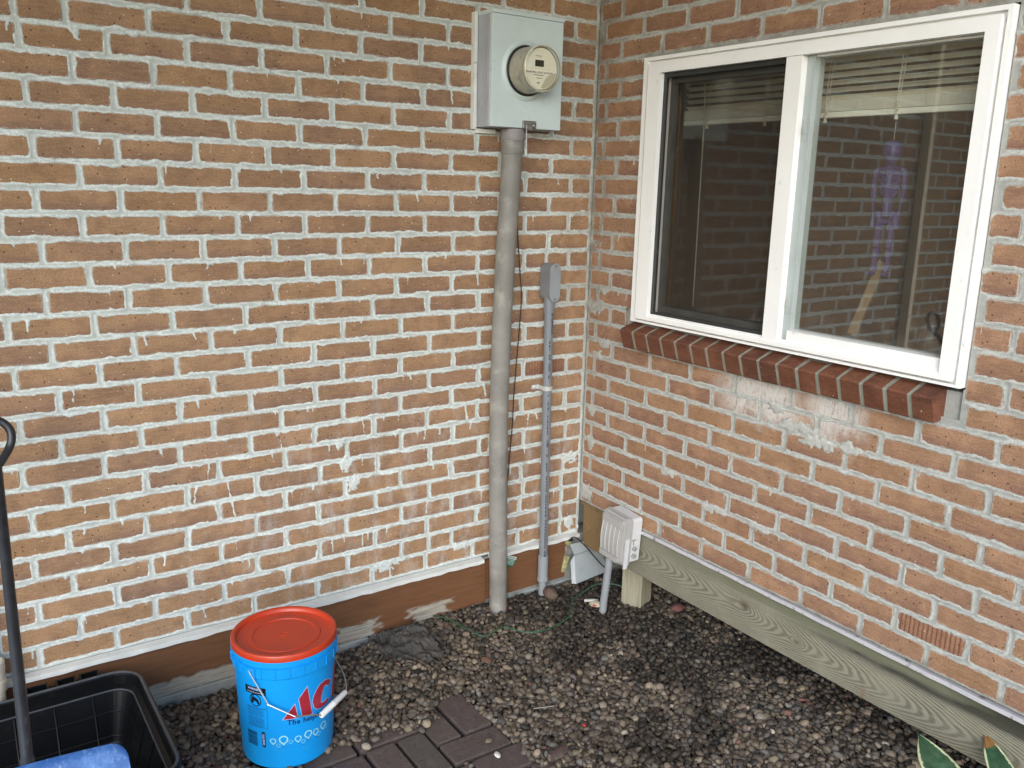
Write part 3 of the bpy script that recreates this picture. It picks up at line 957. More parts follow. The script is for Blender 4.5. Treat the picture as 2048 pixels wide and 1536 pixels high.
# growth rings cut lengthwise: nested arches round a few centres, plus knots
zc_ = .262 + .012 * np.sin(U * 2.3 + .6) - .014 * np.clip(U - .5, 0, 1)
dz_ = Z - zc_ + warp * .5
ph = (U + 34 * np.abs(dz_) ** 1.85 + .06 * (fbm(U * 3, Z * 16, 63, 3) - .5) + .02 * (fbm(U * 14, Z * 60, 64, 2) - .5)) * 66
kn = np.zeros(U.shape)
for (uc, zc, r_) in ((.873, .282, .017), (1.085, .250, .006)):
    q = np.sqrt(((U - uc) / (r_ * 1.5)) ** 2 + ((Z - zc) / r_) ** 2)
    ph = ph - 7.0 * np.exp(-(q / 2.4) ** 2)
    kn = np.maximum(kn, np.clip(1.25 - q, 0, 1))
grn = np.clip((Z - .318 + .01 * (fbm(U * 5, Z * 5, 66, 2) - .5)) / .006, 0, 1) * np.clip((U - .35) / .6, 0, 1)
dk = np.clip((U - 1.02) / .35, 0, 1) * np.exp(-((Z - .312) / .012) ** 2) + np.clip((U - 1.55) / .15, 0, 1) * np.clip((Z - .30) / .02, 0, 1)
dk = np.clip(dk * (.45 + 1.1 * fbm(U * 14, Z * 60, 67, 3)), 0, 1)
brn = np.clip(1 - (U - .12) / .22, 0, 1) + .6 * np.exp(-((U - 1.325) / .007) ** 2) * np.clip((.235 - Z) / .03, 0, 1)
m, nt, b = newmat('weathered_beam')
P = nd(nt, 'ShaderNodeNewGeometry').outputs['Position']
A = lambda k: nd(nt, 'ShaderNodeAttribute', attribute_name=k).outputs['Fac']
mp = nd(nt, 'ShaderNodeMapping', {0: P}); mp.inputs['Scale'].default_value = (60, 9, 420)
fib = noise(nt, mp.outputs[0], 1.0, 5, 0.7)
ring = mth(nt, 'SINE', mth(nt, 'ADD', mth(nt, 'MULTIPLY', A('phase'), 2.6), mth(nt, 'MULTIPLY', fib, 2.4)))
ring = mth(nt, 'MULTIPLY', smooth(nt, ring, -0.9, 1.0), smooth(nt, noise(nt, P, 9, 4, .6), .12, .55))
c = mixc(nt, mth(nt, 'MULTIPLY', ring, .78), srgb(142, 137, 120), srgb(86, 82, 69))
c = mixc(nt, mth(nt, 'MULTIPLY', smooth(nt, fib, 0.35, 0.7), 0.5), c, srgb(152, 150, 132))
c = mixc(nt, mth(nt, 'MULTIPLY', A('green'), 0.5), c, srgb(100, 106, 80))
c = mixc(nt, mth(nt, 'MULTIPLY', smooth(nt, noise(nt, P, 6, 5, .65), .46, .7), .15), c, srgb(104, 108, 78))
c = mixc(nt, mth(nt, 'MULTIPLY', A('brown'), 0.8), c, srgb(128, 98, 60))
c = mixc(nt, mth(nt, 'MULTIPLY', A('knot'), 0.85), c, srgb(88, 76, 62))
c = mixc(nt, mth(nt, 'MULTIPLY', A('dark'), 0.85), c, srgb(48, 48, 42))
nt.links.new(c, b.inputs['Base Color']); b.inputs['Roughness'].default_value = 0.85; b.inputs['Specular IOR Level'].default_value = 0.25
bump(nt, b, mth(nt, 'ADD', mth(nt, 'MULTIPLY', ring, -0.5), fib), 0.5, 0.003)
BEAM = m
bmT = Thing('wooden_beam', (0.03, -1.2, .185), 'weathered grey green timber beam with a knot under the rosy brick wall', 'beam')
o = link('face', grid_mesh('face', np.stack([0.010 - .0016 * np.sin(ph * 2.6) * 0 + 0.002 * (fbm(U * 4, Z * 12, 3, 2) - .5) + .002 * np.clip(dk * 2 - 1, 0, 1), -U, Z], -1), BEAM, {'phase': ph, 'green': grn, 'dark': dk, 'knot': kn, 'brown': brn}))
o.parent = bmT.o; o.location = -bmT.loc
WOODP = mat('weathered_wood_plain', srgb(150, 142, 118), 0.85, 0.14, 24, 240, 0.5, dirt=srgb(110, 104, 80))
bmT.part('core', MB().bx(0.0125, 0.05, -3.4, -.022, .184, .356), WOODP)
tag(MB().bx(0.004, 0.05, -.42, -.006, .358, .3725).build('sill_plate', mat('ledger_brown', srgb(122, 100, 70), 0.85, 0.2, 30, 200, 0.4), None, (0, -.2, .36)), 'thin brown ledger strip in the corner above the beam', 'ledger')

m, nt, b = newmat('post_wood')
P = nd(nt, 'ShaderNodeNewGeometry').outputs['Position']
mp = nd(nt, 'ShaderNodeMapping', {0: P}); mp.inputs['Scale'].default_value = (62, 62, 5)
g1 = noise(nt, mp.outputs[0], 1.0, 5, 0.6)
c = ramp(nt, g1, [(0.3, srgb(122, 116, 98)), (0.5, srgb(148, 143, 122)), (0.7, srgb(162, 158, 138))])
nt.links.new(c, b.inputs['Base Color']); b.inputs['Roughness'].default_value = 0.85
bump(nt, b, g1, 0.4, 0.003)
POSTM = m
ps = Thing('wooden_post', (.085, -.28, 0), 'stubby pale timber post standing in the gravel under the beam', 'post')
rotp = Euler((0, 0, R(20))).to_matrix()
ps.part('shaft', MB().box((.092, -.270, .10), (.088, .088, .22), rotp, .003), POSTM)

# ------------------------------------------------------------------ window sill of bricks on edge
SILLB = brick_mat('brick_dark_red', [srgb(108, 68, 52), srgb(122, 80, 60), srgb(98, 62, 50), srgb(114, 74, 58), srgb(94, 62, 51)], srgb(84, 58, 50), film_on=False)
sl = Thing('window_sill', (0, -.86, 1.06), 'sloping sill of dark red bricks on edge under the white window', 'sill')
NS = 17
pit = (1.4555 - .247) / NS
prof = [(.014, 1.1465), (-.048, 1.1255), (-.0525, 1.1195), (-.032, 1.057), (-.028, 1.055), (.03, 1.063)]
for i in range(NS):
    ya = -.247 - i * pit - .0072
    yb = -.247 - (i + 1) * pit + .0072
    dx, dz = random.uniform(-.0016, .0016), random.uniform(-.0014, .0014)
    o = sl.part('brick', MB().prism(prof, yb - ya, lambda a, c_, d: (a + dx, ya + d, c_ + dz)), SILLB)
pm = [(.014, 1.146), (-.0465, 1.122), (-.049, 1.119), (-.0285, 1.058), (-.024, 1.058), (.03, 1.066)]
sl.part('mortar', MB().prism(pm, -(NS * pit - .026), lambda a, c_, d: (a, -.260 + d, c_)), mortar_mat('mortar_sill', (.30, .31, .25), (.42, .43, .36, 1), (.16, .17, .11, 1)))

# ------------------------------------------------------------------ sliding window
VINYL = mat('white_vinyl', (0.90, 0.895, 0.87, 1), 0.38, 0.03, 5, 90, 0.04, dirt=(0.42, 0.40, 0.35, 1), dscale=22, dlo=0.63, dhi=0.8)
VINYL2 = mat('grey_vinyl', srgb(168, 176, 174), 0.4, 0.05, 10, 90, 0.05)
DARKV = mat('dark_screen_frame', srgb(52, 53, 52), 0.45, 0.06, 20, 90, 0.05)


def frame(mb, y0, y1, z0, z1, wl_, wr_, wb, wt, x0, x1):
    """mitred rectangular ring in the wall plane; y0 is nearer the corner"""
    o_ = [(-y0, z0), (-y1, z0), (-y1, z1), (-y0, z1)]
    i_ = [(-(y0 + wl_), z0 + wb), (-(y1 - wr_), z0 + wb), (-(y1 - wr_), z1 - wt), (-(y0 + wl_), z1 - wt)]
    for k in range(4):
        j = (k + 1) % 4
        mb.prism([o_[k], o_[j], i_[j], i_[k]], x1 - x0, lambda a, c_, d: (x0 + d, a, c_))
    return mb


wi = Thing('sliding_window', (0, -.885, 1.16), 'white vinyl sliding window with a dark insect screen on its left half', 'window')
ot = wi.part('casing', frame(MB(), .272, 1.497, 1.156, 2.056, .0195, .0115, .0075, .0115, -.022, .05), VINYL)
wi.part('casing_step', frame(MB(), .292, 1.485, 1.164, 2.044, .011, .009, .007, .009, -.006, .05), VINYL, ot)
mf = wi.part('frame', frame(MB(), .303, 1.476, 1.171, 2.035, .060, .034, .013, .034, -.030, .06), VINYL)
wi.part('track', MB().bx(-.026, .05, -1.445, -.362, 1.1838, 1.1895).bx(-.020, -.016, -1.445, -.362, 1.1896, 1.193), VINYL, mf)
wi.part('meeting_stile', MB().bx(-.0285, .045, -.930, -.876, 1.184, 2.0), VINYL)
rs = wi.part('right_sash', MB().bx(-.004, .040, -.9565, -.9305, 1.19, 2.0), VINYL2)
wi.part('bottom_rail', MB().bx(-.018, .040, -1.4425, -.957, 1.19, 1.222), VINYL, rs)
wi.part('top_rail', MB().bx(0.0, .040, -1.4425, -.957, 1.995, 2.0), VINYL, rs)
for z in (1.30, 1.80):
    wi.part('latch', MB().bx(-.008, -.0045, -.949, -.939, z - .03, z + .03, .001).bx(-.012, -.0085, -.947, -.941, z - .012, z + .012, .001), VINYL2, rs)
sf = wi.part('screen_frame', frame(MB(), .3635, .8755, 1.19, 2.0, .014, .006, .012, .014, -.012, -.002), DARKV)
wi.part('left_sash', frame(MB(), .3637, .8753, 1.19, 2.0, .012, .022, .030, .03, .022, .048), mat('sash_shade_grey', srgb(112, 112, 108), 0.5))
m, nt, b = newmat('insect_screen')
b.inputs['Base Color'].default_value = (0.022, 0.022, 0.022, 1); b.inputs['Roughness'].default_value = 0.8; b.inputs['Specular IOR Level'].default_value = 0.1
tr = nd(nt, 'ShaderNodeBsdfTransparent', {0: (0.95, 0.93, 0.9, 1)})
ms = nd(nt, 'ShaderNodeMixShader', {0: 0.60, 1: b.outputs[0], 2: tr.outputs[0]})
nt.links.new(ms.outputs[0], nt.nodes['Material Output'].inputs[0])
wi.part('insect_screen', MB().add([(-.007, -.375, 1.20), (-.007, -.871, 1.20), (-.007, -.871, 1.988), (-.007, -.375, 1.988)], [(0, 1, 2, 3)]), m, sf)
m, nt, b = newmat('window_glass')
lw = nd(nt, 'ShaderNodeLayerWeight', {0: 0.5}).outputs['Facing']
fr = mth(nt, 'ADD', 0.085, mth(nt, 'MULTIPLY', mth(nt, 'POWER', lw, 5.0), 0.9))
gl = nd(nt, 'ShaderNodeBsdfGlossy', {0: (1, 1, 1, 1), 'Roughness': 0.006})
tr = nd(nt, 'ShaderNodeBsdfTransparent', {0: (0.93, 0.95, 0.93, 1)})
ms = nd(nt, 'ShaderNodeMixShader', {0: fr, 1: tr.outputs[0], 2: gl.outputs[0]})
# dust specks and wipe marks on the pane, plus an even painted haze lifting its darkness
P = nd(nt, 'ShaderNodeNewGeometry').outputs['Position']
vo = nd(nt, 'ShaderNodeTexVoronoi', {'Vector': P, 'Scale': 42.0})
spk = mth(nt, 'MULTIPLY', smooth(nt, vo.outputs['Distance'], 0.06, 0.03), smooth(nt, nd(nt, 'ShaderNodeSeparateColor', {0: vo.outputs['Color']}).outputs[0], 0.72, 0.76))
zlow = smooth(nt, nd(nt, 'ShaderNodeSeparateXYZ', {0: P}).outputs[2], 1.36, 1.20)
dust_and_haze = mth(nt, 'ADD', mth(nt, 'ADD', 0.035, mth(nt, 'MULTIPLY', spk, 0.4)), mth(nt, 'MULTIPLY', zlow, mth(nt, 'MULTIPLY', smooth(nt, noise(nt, P, 30, 6, .7), .45, .75), 0.10)))
dd = nd(nt, 'ShaderNodeBsdfDiffuse', {0: (0.50, 0.44, 0.38, 1)})
ms2 = nd(nt, 'ShaderNodeMixShader', {0: dust_and_haze, 1: ms.outputs[0], 2: dd.outputs[0]})
nt.links.new(ms2.outputs[0], nt.nodes['Material Output'].inputs[0])
GLASS = m
wi.part('pane', MB().bx(.016, .020, -1.4425, -.957, 1.222, 1.995), GLASS)
wi.part('pane', MB().bx(.032, .036, -.853, -.398, 1.22, 1.97), GLASS)
CASEW = mat('casing_wood', srgb(150, 112, 70), 0.55, 0.12, 12, 120, 0.1)
wi.part('inner_casing', frame(MB(), .262, 1.508, 1.138, 2.08, .05, .03, .04, .03, .064, .135), CASEW)

# blind inside the window
BLM = mat('blind_cream', srgb(236, 230, 216), 0.5, 0.03, 6, 60, 0.02)
bl = Thing('window_blind', (.09, -.88, 1.84), 'cream slatted blind pulled up inside the window', 'blind')
bl.part('head_rail', MB().bx(.072, .104, -1.39, -.378, 2.0, 2.035), BLM)
for i in range(7):
    z = 1.995 - i * .0205
    sl_ = MB(); vs = []
    for k in range(5):
        t = k / 4 - .5
        vs += [(.088 + t * .017, -.378, z - t * .0098 + .002 * (1 - 4 * t * t)), (.088 + t * .017, -1.389, z - t * .0098 + .002 * (1 - 4 * t * t))]
    vs += [(x, y, zz_ - .0008) for x, y, zz_ in vs]
    fs = [(2 * k, 2 * k + 1, 2 * k + 3, 2 * k + 2) for k in range(4)] + [(10 + 2 * k, 12 + 2 * k, 13 + 2 * k, 11 + 2 * k) for k in range(4)] + [(0, 10, 11, 1), (8, 9, 19, 18)]
    bl.part('slat', sl_.add(vs, fs, True), BLM)
stack = MB()
for i in range(13):
    stack.bx(.077 + random.uniform(-.001, .001), .099, -1.389 + random.uniform(-.002, .002), -.378, 1.8535 + i * .0024, 1.8552 + i * .0024)
tag(bl.part('slat_stack', stack, BLM), kind='stuff')
bl.part('bottom_rail', MB().bx(.076, .100, -1.389, -.378, 1.836, 1.852, .003), mat('blind_rail', srgb(240, 236, 224), 0.45, 0.02))
CORD = mat('blind_cord', srgb(214, 206, 190), 0.7, 0.02)
for y in (-.49, -.73, -.95, -1.174):
    cd = bl.part('cord', MB().tube([(.074, y, 2.0), (.073, y + .002, 1.9), (.074, y, 1.832)], .0011, 5).tube([(.074, y - .012, 2.0), (.074, y - .006, 1.9), (.075, y - .002, 1.85)], .0009, 5), CORD)
    bun = MB()
    for k in range(5):
        bun.tube([(.073 - .004 * math.sin(k), y + .006 * math.cos(k * 2.1), 1.878 - k * .008), (.071, y + .009 * math.sin(k * 1.7), 1.872 - k * .008), (.074, y - .006 * math.cos(k), 1.868 - k * .008)], .0013, 5)
    bun.lathe([(0.001, .006), (.004, .004), (.006, -.006), (.0, -.007)], 10, (.074, y, 1.829))
    bl.part('tassel', bun, CORD, cd)
bl.part('wand', MB().tube([(.072, -.470, 1.99), (.072, -.478, 1.83), (.073, -.484, 1.228)], .0025, 6), mat('clear_wand', srgb(196, 188, 168), 0.3, 0.02))

# a little purple skeleton hanging inside the glass
PUR = mat('purple_plastic', srgb(56, 47, 104), 0.5, 0.15, 40, 120, 0.1)
skx = .085
se = Thing('skeleton_ornament', (skx, -1.17, 1.40), 'small purple skeleton ornament hanging behind the right pane', 'ornament')
se.part('skull', MB().lathe([(0.001, .032), (.014, .029), (.023, .018), (.026, .004), (.022, -.010), (.015, -.018), (.013, -.030), (.008, -.036), (0.0, -.037)], 16, (skx, -1.168, 1.737)), PUR)
rb = MB().tube([(skx, -1.169, 1.70), (skx, -1.170, 1.62), (skx, -1.172, 1.565)], .012, 6)
for k in range(5):
    wdt = (.024, .030, .031, .029, .023)[k]
    z = 1.685 - k * .016
    rb.tube([(skx + .004, -1.17 + wdt * math.cos(a), z + .010 * abs(math.cos(a)) - .006 * math.sin(a)) for a in np.linspace(0, math.pi * 2, 13)[:-1]], .0058, 5, closed=True)
rb.tube([(skx, -1.128, 1.692), (skx, -1.17, 1.697), (skx, -1.212, 1.690)], .0045, 6)
se.part('ribcage', rb, PUR)
se.part('pelvis', MB().tube([(skx, -1.146, 1.578), (skx, -1.155, 1.556), (skx, -1.172, 1.55), (skx, -1.188, 1.556), (skx, -1.197, 1.578)], .009, 6), PUR)
for s, nm in ((1, 'arm'), (-1, 'arm')):
    yb = -1.17 + s * .042
    se.part(nm, MB().tube([(skx, yb, 1.69), (skx, yb + s * .004, 1.64), (skx, yb + s * .002, 1.612)], [.008, .0065, .0075], 6).tube([(skx, yb + s * .002, 1.61), (skx, yb - s * .004, 1.572), (skx, yb - s * .006, 1.535)], [.005, .0032, .008], 6), PUR)
for s in (1, -1):
    yb = -1.172 + s * .017
    se.part('leg', MB().tube([(skx, yb, 1.552), (skx, yb + s * .003, 1.51), (skx, yb + s * .002, 1.482)], [.011, .0085, .011], 6).tube([(skx, yb + s * .002, 1.478), (skx, yb + s * .004, 1.44), (skx, yb + s * .003, 1.415)], [.010, .007, .010], 6).box((skx - .01, yb + s * .006, 1.408), (.03, .014, .009), None, .003), PUR)
se.part('string', MB().tube([(skx, -1.168, 1.77), (skx, -1.168, 2.0)], .0006, 4), CORD)
tag(MB().box((.11, -1.125, 1.33), (.008, .026, .23), (.32, 0, 0), .001).build('wooden_stick', mat('stick_wood', srgb(128, 108, 80), 0.6, 0.08), None, (.11, -1.125, 1.22)), 'flat pale wooden stick leaning inside the right pane', 'stick')
vs_ = Thing('dark_vase', (.17, -1.30, 1.18), 'small dark vase on the inner sill at the right of the window', 'vase')
vs_.part('body', MB().lathe([(.001, 0), (.03, .002), (.036, .04), (.030, .085), (.018, .11), (.022, .13), (.018, .13), (.012, .11)], 24, (.17, -1.30, 1.18)), mat('dark_glaze', srgb(40, 36, 38), 0.3, 0.1))
tag(MB().bx(.136, .26, -1.48, -.29, 1.15, 1.18, .003).build('inner_sill', CASEW, None, (.2, -.9, 1.15)), 'brown wooden ledge inside the window', 'ledge')

# trim board at the far left end of the tan wall, seen mirrored in the pane
tag(MB().bx(-2.128, -2.094, -.05, -.003, .24, 2.6, .003).build('corner_trim', mat('trim_tan', srgb(250, 236, 206), 0.6, 0.06), None, (-2.12, 0, .24)), 'tan vertical trim board on the left end of the wall, mirrored in the pane', 'trim')

# ------------------------------------------------------------------ lettering helper
def text_geo(s, size, bold=0.0, shear=0.0, spacing=1.0, align='LEFT'):
    cu = bpy.data.curves.new('lettering', 'FONT')
    cu.body = s; cu.size = size; cu.offset = bold; cu.shear = shear; cu.space_character = spacing; cu.align_x = align
    cu.resolution_u = 3
    o = bpy.data.objects.new('lettering', cu)
    COL.objects.link(o)
    bpy.context.view_layer.update()
    me = bpy.data.meshes.new_from_object(o.evaluated_get(bpy.context.evaluated_depsgraph_get()))
    bpy.data.objects.remove(o); bpy.data.curves.remove(cu)
    vs = [tuple(v.co) for v in me.vertices]; fs = [tuple(p.vertices) for p in me.polygons]
    bpy.data.meshes.remove(me)
    return vs, fs


# ------------------------------------------------------------------ electric meter and its box
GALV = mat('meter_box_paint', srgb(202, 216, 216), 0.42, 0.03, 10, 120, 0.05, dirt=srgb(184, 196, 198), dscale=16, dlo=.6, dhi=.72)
GALV_SHADE = mat('meter_box_shaded_side', srgb(170, 174, 182), 0.45, 0.06, 16, 120, 0.05, dirt=srgb(196, 198, 204), dscale=18, dlo=.6, dhi=.7)  # darker copy of the box paint; the side's shade is in the colour
MET = mat('dull_steel', srgb(150, 150, 146), 0.35, 0.1, 30, 150, 0.1, metal=0.8)
CAULK = mat('white_trim_paint', srgb(222, 224, 220), 0.5, 0.05, 20, 100, 0.15, dirt=srgb(140, 136, 126), dscale=35, dlo=.62, dhi=.7)
MX0, MX1, MZ0, MZ1, MY = -.531, -.243, 1.812, 2.170, -.105
bxT = Thing('meter_box', (-.387, -.05, 1.812), 'pale grey green steel meter box on the tan brick wall', 'meter box')
body = bxT.part('enclosure', MB().bx(MX0, MX1, -.088, .002, MZ0, MZ1 - .004, .002), GALV_SHADE)
bxT.part('hood', MB().bx(MX0 - .001, MX1 + .001, MY - .004, .002, MZ1 - .006, MZ1 + .006, .002), GALV)
cov = bxT.part('cover', MB().bx(MX0 + .0005, MX1 - .0005, MY, -.0885, MZ0 + .001, MZ1 - .0065, .0025), GALV)
bxT.part('side_seam', MB().bx(MX0 - .0015, MX0 + .002, -.082, -.074, MZ0 + .002, MZ1 - .01), GALV_SHADE, body)
ko = MB()
Mx = Euler((0, R(-90), 0)).to_matrix()
for r_ in (.011, .018, .024):
    ko.lathe([(r_ - .0015, -.001), (r_ - .0012, .0010), (r_, .0010), (r_ + .0003, -.001)], 24, (MX0, -.042, 1.872), Mx, False)
bxT.part('knockout', ko, GALV_SHADE, body)
Mf = Euler((R(90), 0, 0)).to_matrix()      # lathe axis towards the camera side (-y)
MC = (-.396, 0, 1.996)
bxT.part('cover_flange', MB().lathe([(.081, -.001), (.081, .006), (.086, .0085), (.092, .006), (.098, -.001)], 56, (MC[0], MY, MC[2]), Mf, False), GALV, cov)
la = MB().bx(-.405, -.350, MY - .006, MY + .004, 1.811, 1.838, .003).bx(-.398, -.372, MY - .014, MY - .0065, 1.806, 1.826, .003)
la.lathe([(.001, .0), (.007, .0), (.007, .006), (.004, .008), (0, .008)], 14, (-.362, MY - .006, 1.822), Mf)
lt = bxT.part('latch', la, MET)
bxT.part('seal_wire', MB().tube([(-.396, MY - .012, 1.812), (-.394, MY - .012, 1.79), (-.392, MY - .010, 1.76), (-.3925, MY - .008, 1.744)], .0012, 5).box((-.392, MY - .008, 1.735), (.006, .003, .022), None, .001), CAULK, lt)
tag(MB().bx(-.546, -.5335, -.022, .0, 1.806, 2.176, .002).build('trim_strip', CAULK, None, (-.54, -.01, 1.81)), 'white upright trim strip along the left side of the meter box', 'trim', 'white trim strips round the meter box')
tag(MB().bx(-.532, -.455, -.020, .001, 1.794, 1.809, .002).build('trim_strip', CAULK, None, (-.49, -.01, 1.80)), 'white trim strip under the meter box, left of the conduit', 'trim', 'white trim strips round the meter box')
tag(MB().bx(-.368, -.305, -.020, .001, 1.788, 1.803, .002).build('trim_strip', CAULK, None, (-.34, -.01, 1.80)), 'white trim strip under the meter box, right of the conduit', 'trim', 'white trim strips round the meter box')
tag(MB().box((-.352, -.006, 1.765), (.008, .008, .055), None, .002).build('trim_strip', CAULK, None, (-.35, 0, 1.74)), 'tiny upright white strip just right of the conduit top', 'trim', 'white trim strips round the meter box')

me_ = Thing('electric_meter', (MC[0], MY, MC[2]), 'round glass electric meter plugged into the grey green box', 'electric meter')
m, nt, b = newmat('meter_glass')
b.inputs['Base Color'].default_value = (0.62, 0.60, 0.50, 1)
b.inputs['Roughness'].default_value = 0.22
b.inputs['Specular IOR Level'].default_value = 0.7
tr = nd(nt, 'ShaderNodeBsdfTransparent', {0: (0.98, 0.98, 0.95, 1)})
lw = nd(nt, 'ShaderNodeLayerWeight', {0: 0.5}).outputs['Facing']
ms = nd(nt, 'ShaderNodeMixShader', {0: smooth(nt, lw, 0.50, 0.86), 1: tr.outputs[0], 2: b.outputs[0]})
gl = nd(nt, 'ShaderNodeBsdfGlossy', {'Roughness': 0.03})
ms2 = nd(nt, 'ShaderNodeMixShader', {0: 0.05, 1: ms.outputs[0], 2: gl.outputs[0]})
nt.links.new(ms2.outputs[0], nt.nodes['Material Output'].inputs[0])
MGL = m
CREAM = mat('meter_cream', srgb(232, 230, 212), 0.5, 0.02)
BAND = mat('meter_band', srgb(172, 166, 148), 0.35, 0.12, 30, 80, 0.05, dirt=srgb(118, 112, 100), dscale=20, dlo=.5, dhi=.7)
DARKR = mat('black_gasket', srgb(34, 34, 34), 0.5, 0.05)
TANP = mat('meter_tan', srgb(190, 186, 166), 0.4, 0.02)
me_.part('base_ring', MB().lathe([(.0805, -.004), (.0805, .004), (.076, .010), (.074, .010)], 56, (MC[0], MY, MC[2]), Mf), DARKR)
TILT = Euler((R(90), 0, 0)).to_matrix()
me_.part('barrel', MB().lathe([(.0745, .002), (.0735, .012), (.0725, .05), (.0715, .082), (.0665, .0822), (.0665, .045), (.0, .0445)], 56, (MC[0], MY, MC[2]), Mf), BAND)
rim = me_.part('glass_cover', MB().lathe([(.0718, .078), (.0722, .086), (.0708, .095), (.066, .102), (.054, .1065), (.03, .1085), (0, .109)], 56, (MC[0], MY, MC[2]), Mf), MGL)
DY = MY - .084
dial = me_.part('dial_plate', MB().lathe([(.0645, .0), (.0645, .0015), (0, .0016)], 48, (MC[0], DY, MC[2]), Mf), CREAM)
me_.part('display', MB().bx(MC[0] - .024, MC[0] + .010, DY - .004, DY - .0018, MC[2] + .006, MC[2] + .026, .0006), mat('lcd_dark', srgb(44, 46, 40), 0.25, 0.05), dial)
me_.part('dial_line', MB().bx(MC[0] - .056, MC[0] + .056, DY - .0022, DY - .0017, MC[2] - .0015, MC[2] - .0008), TANP, dial)
wedge = [(.0, -.058)] + [(.062 * math.cos(a), .062 * math.sin(a)) for a in np.linspace(R(-80), R(-10), 12)] + [(.052, -.010), (.034, -.016), (.018, -.032), (.006, -.052)]
me_.part('dial_wedge', MB().prism(wedge, .0008, lambda a, c_, d: (MC[0] + a, DY - .0018 - d, MC[2] + c_)), TANP, dial)
INK = mat('ink_black', srgb(38, 36, 34), 0.6, 0.0, bstr=0)


def flat_text(mb, s, size, x, z, y, bold=0.0, align='CENTER'):
    vs, fs = text_geo(s, size, bold, 0, 1.0, align)
    mb.add([(x + a, y, z + c_) for a, c_, _ in vs], fs)
    return mb


tx = MB()
flat_text(tx, 'MUNICIPAL LIGHT & POWER', .0086, MC[0] - .006, MC[2] - .0150, DY - .0024, .00012)
for (w_, z, h_) in ((.030, .038, .0016), (.022, .0345, .001), (.040, -.0215, .0022)):
    n_ = int(w_ / .0022)
    for k in range(n_):
        tx.bx(MC[0] - .008 - w_ / 2 + k * .0022, MC[0] - .008 - w_ / 2 + k * .0022 + random.uniform(.0009, .0019), DY - .0025, DY - .0021, MC[2] + z, MC[2] + z + h_)
for k in range(5):
    tx.bx(MC[0] - .016 + k * .0042, MC[0] - .0135 + k * .0042, DY - .0025, DY - .0021, MC[2] - .031, MC[2] - .0285)
tx.bx(MC[0] - .016, MC[0] - .004, DY - .0025, DY - .0021, MC[2] - .046, MC[2] - .0435).bx(MC[0] - .0075, MC[0] - .0055, DY - .0025, DY - .0021, MC[2] - .0434, MC[2] - .0405)
tag(me_.part('print', tx, INK, dial), kind='stuff')
me_.part('cover_rim_highlight', MB().lathe([(.0695, .1000), (.0718, .0985), (.0728, .094), (.0722, .090), (.0712, .091), (.0695, .1000)], 56, (MC[0], MY, MC[2]), Mf, False), mat('clear_rim_highlight', srgb(214, 210, 190), 0.18, 0.02), rim)  # opaque pale ring standing in for the highlight on the glass edge

# ------------------------------------------------------------------ conduits
PIPE = mat('grey_pipe_weathered', srgb(132, 129, 123), 0.6, 0.12, 9, 130, 0.1, dirt=srgb(158, 155, 146), dscale=11, dlo=.5, dhi=.68)
PIPE2 = mat('pipe_collar_grey', srgb(136, 132, 132), 0.55, 0.08, 16, 130, 0.1)
cp = Thing('conduit', (-.43, -.06, 0.0), 'thick weathered grey conduit rising from the gravel to the meter box', 'conduit', 'electrical conduits')
path = [(-.414, -.062, 1.745), (-.420, -.062, 1.60), (-.430, -.061, 1.42), (-.440, -.06, 1.15), (-.4455, -.06, .86), (-.443, -.06, .6), (-.4385, -.06, .40), (-.4335, -.06, .2), (-.430, -.06, -.06)]
fine_p = []
for i in range(len(path) - 1):
    for k in range(4):
        fine_p.append(Vector(path[i]).lerp(Vector(path[i + 1]), k / 4))
fine_p.append(Vector(path[-1]))
pipe = cp.part('pipe', MB().tube(fine_p, [.0355 - .002 * i / len(fine_p) for i in range(len(fine_p))], 28), PIPE)
cp.part('collar', MB().lathe([(.037, 0), (.0402, .001), (.0402, .040), (.0385, .042), (.0385, .046)], 32, (-.4135, -.062, 1.728)), PIPE)
cp.part('collar', MB().lathe([(.041, 0), (.041, .036), (.036, .037)], 32, (-.413, -.062, 1.7745)), PIPE2)
red = [(.0, .0), (.018, -.002), (.022, .02), (.019, .045), (.014, .038), (.010, .018), (.004, .012)]
cp.part('paint_mark', MB().prism(red, .0004, lambda a, c_, d: (-.430 + (.0338 + d) * math.cos(R(-62) + a / .034), -.06 + (.0338 + d) * math.sin(R(-62) + a / .034), .022 + c_)), mat('red_spray', srgb(206, 66, 78), 0.6, 0.15, 60), pipe)

PVC = mat('grey_pvc', srgb(126, 130, 135), 0.42, 0.05, 12, 110, 0.05)
PVCD = mat('grey_pvc_light', srgb(142, 146, 150), 0.42, 0.04, 12, 110, 0.05)
c2 = Thing('conduit', (-.208, -.042, 0.0), 'thin grey conduit with printed lettering and an oval covered fitting on top', 'conduit', 'electrical conduits')
pp = [Vector((-.219, -.042, 1.20)).lerp(Vector((-.206, -.042, .13)), t) for t in np.linspace(0, 1, 14)]
pi2 = c2.part('pipe', MB().tube(pp, .0172, 22), PVC)
c2.part('expansion_sleeve', MB().lathe([(.0205, 0), (.0225, .002), (.0225, .012), (.0205, .014), (.0205, .108), (.0175, .110)], 26, (-.2065, -.042, .085)), PVCD)
c2.part('lower_pipe', MB().tube([(-.2065, -.042, .09), (-.207, -.042, -.05)], .0155, 20), PVCD)


def stadium(cx, cz, hw, hh, n=10):
    return [(cx + hw * math.cos(a), cz + (hh - hw) + hw * math.sin(a)) for a in np.linspace(0, math.pi, n)] + [(cx + hw * math.cos(a), cz - (hh - hw) + hw * math.sin(a)) for a in np.linspace(math.pi, 2 * math.pi, n)]


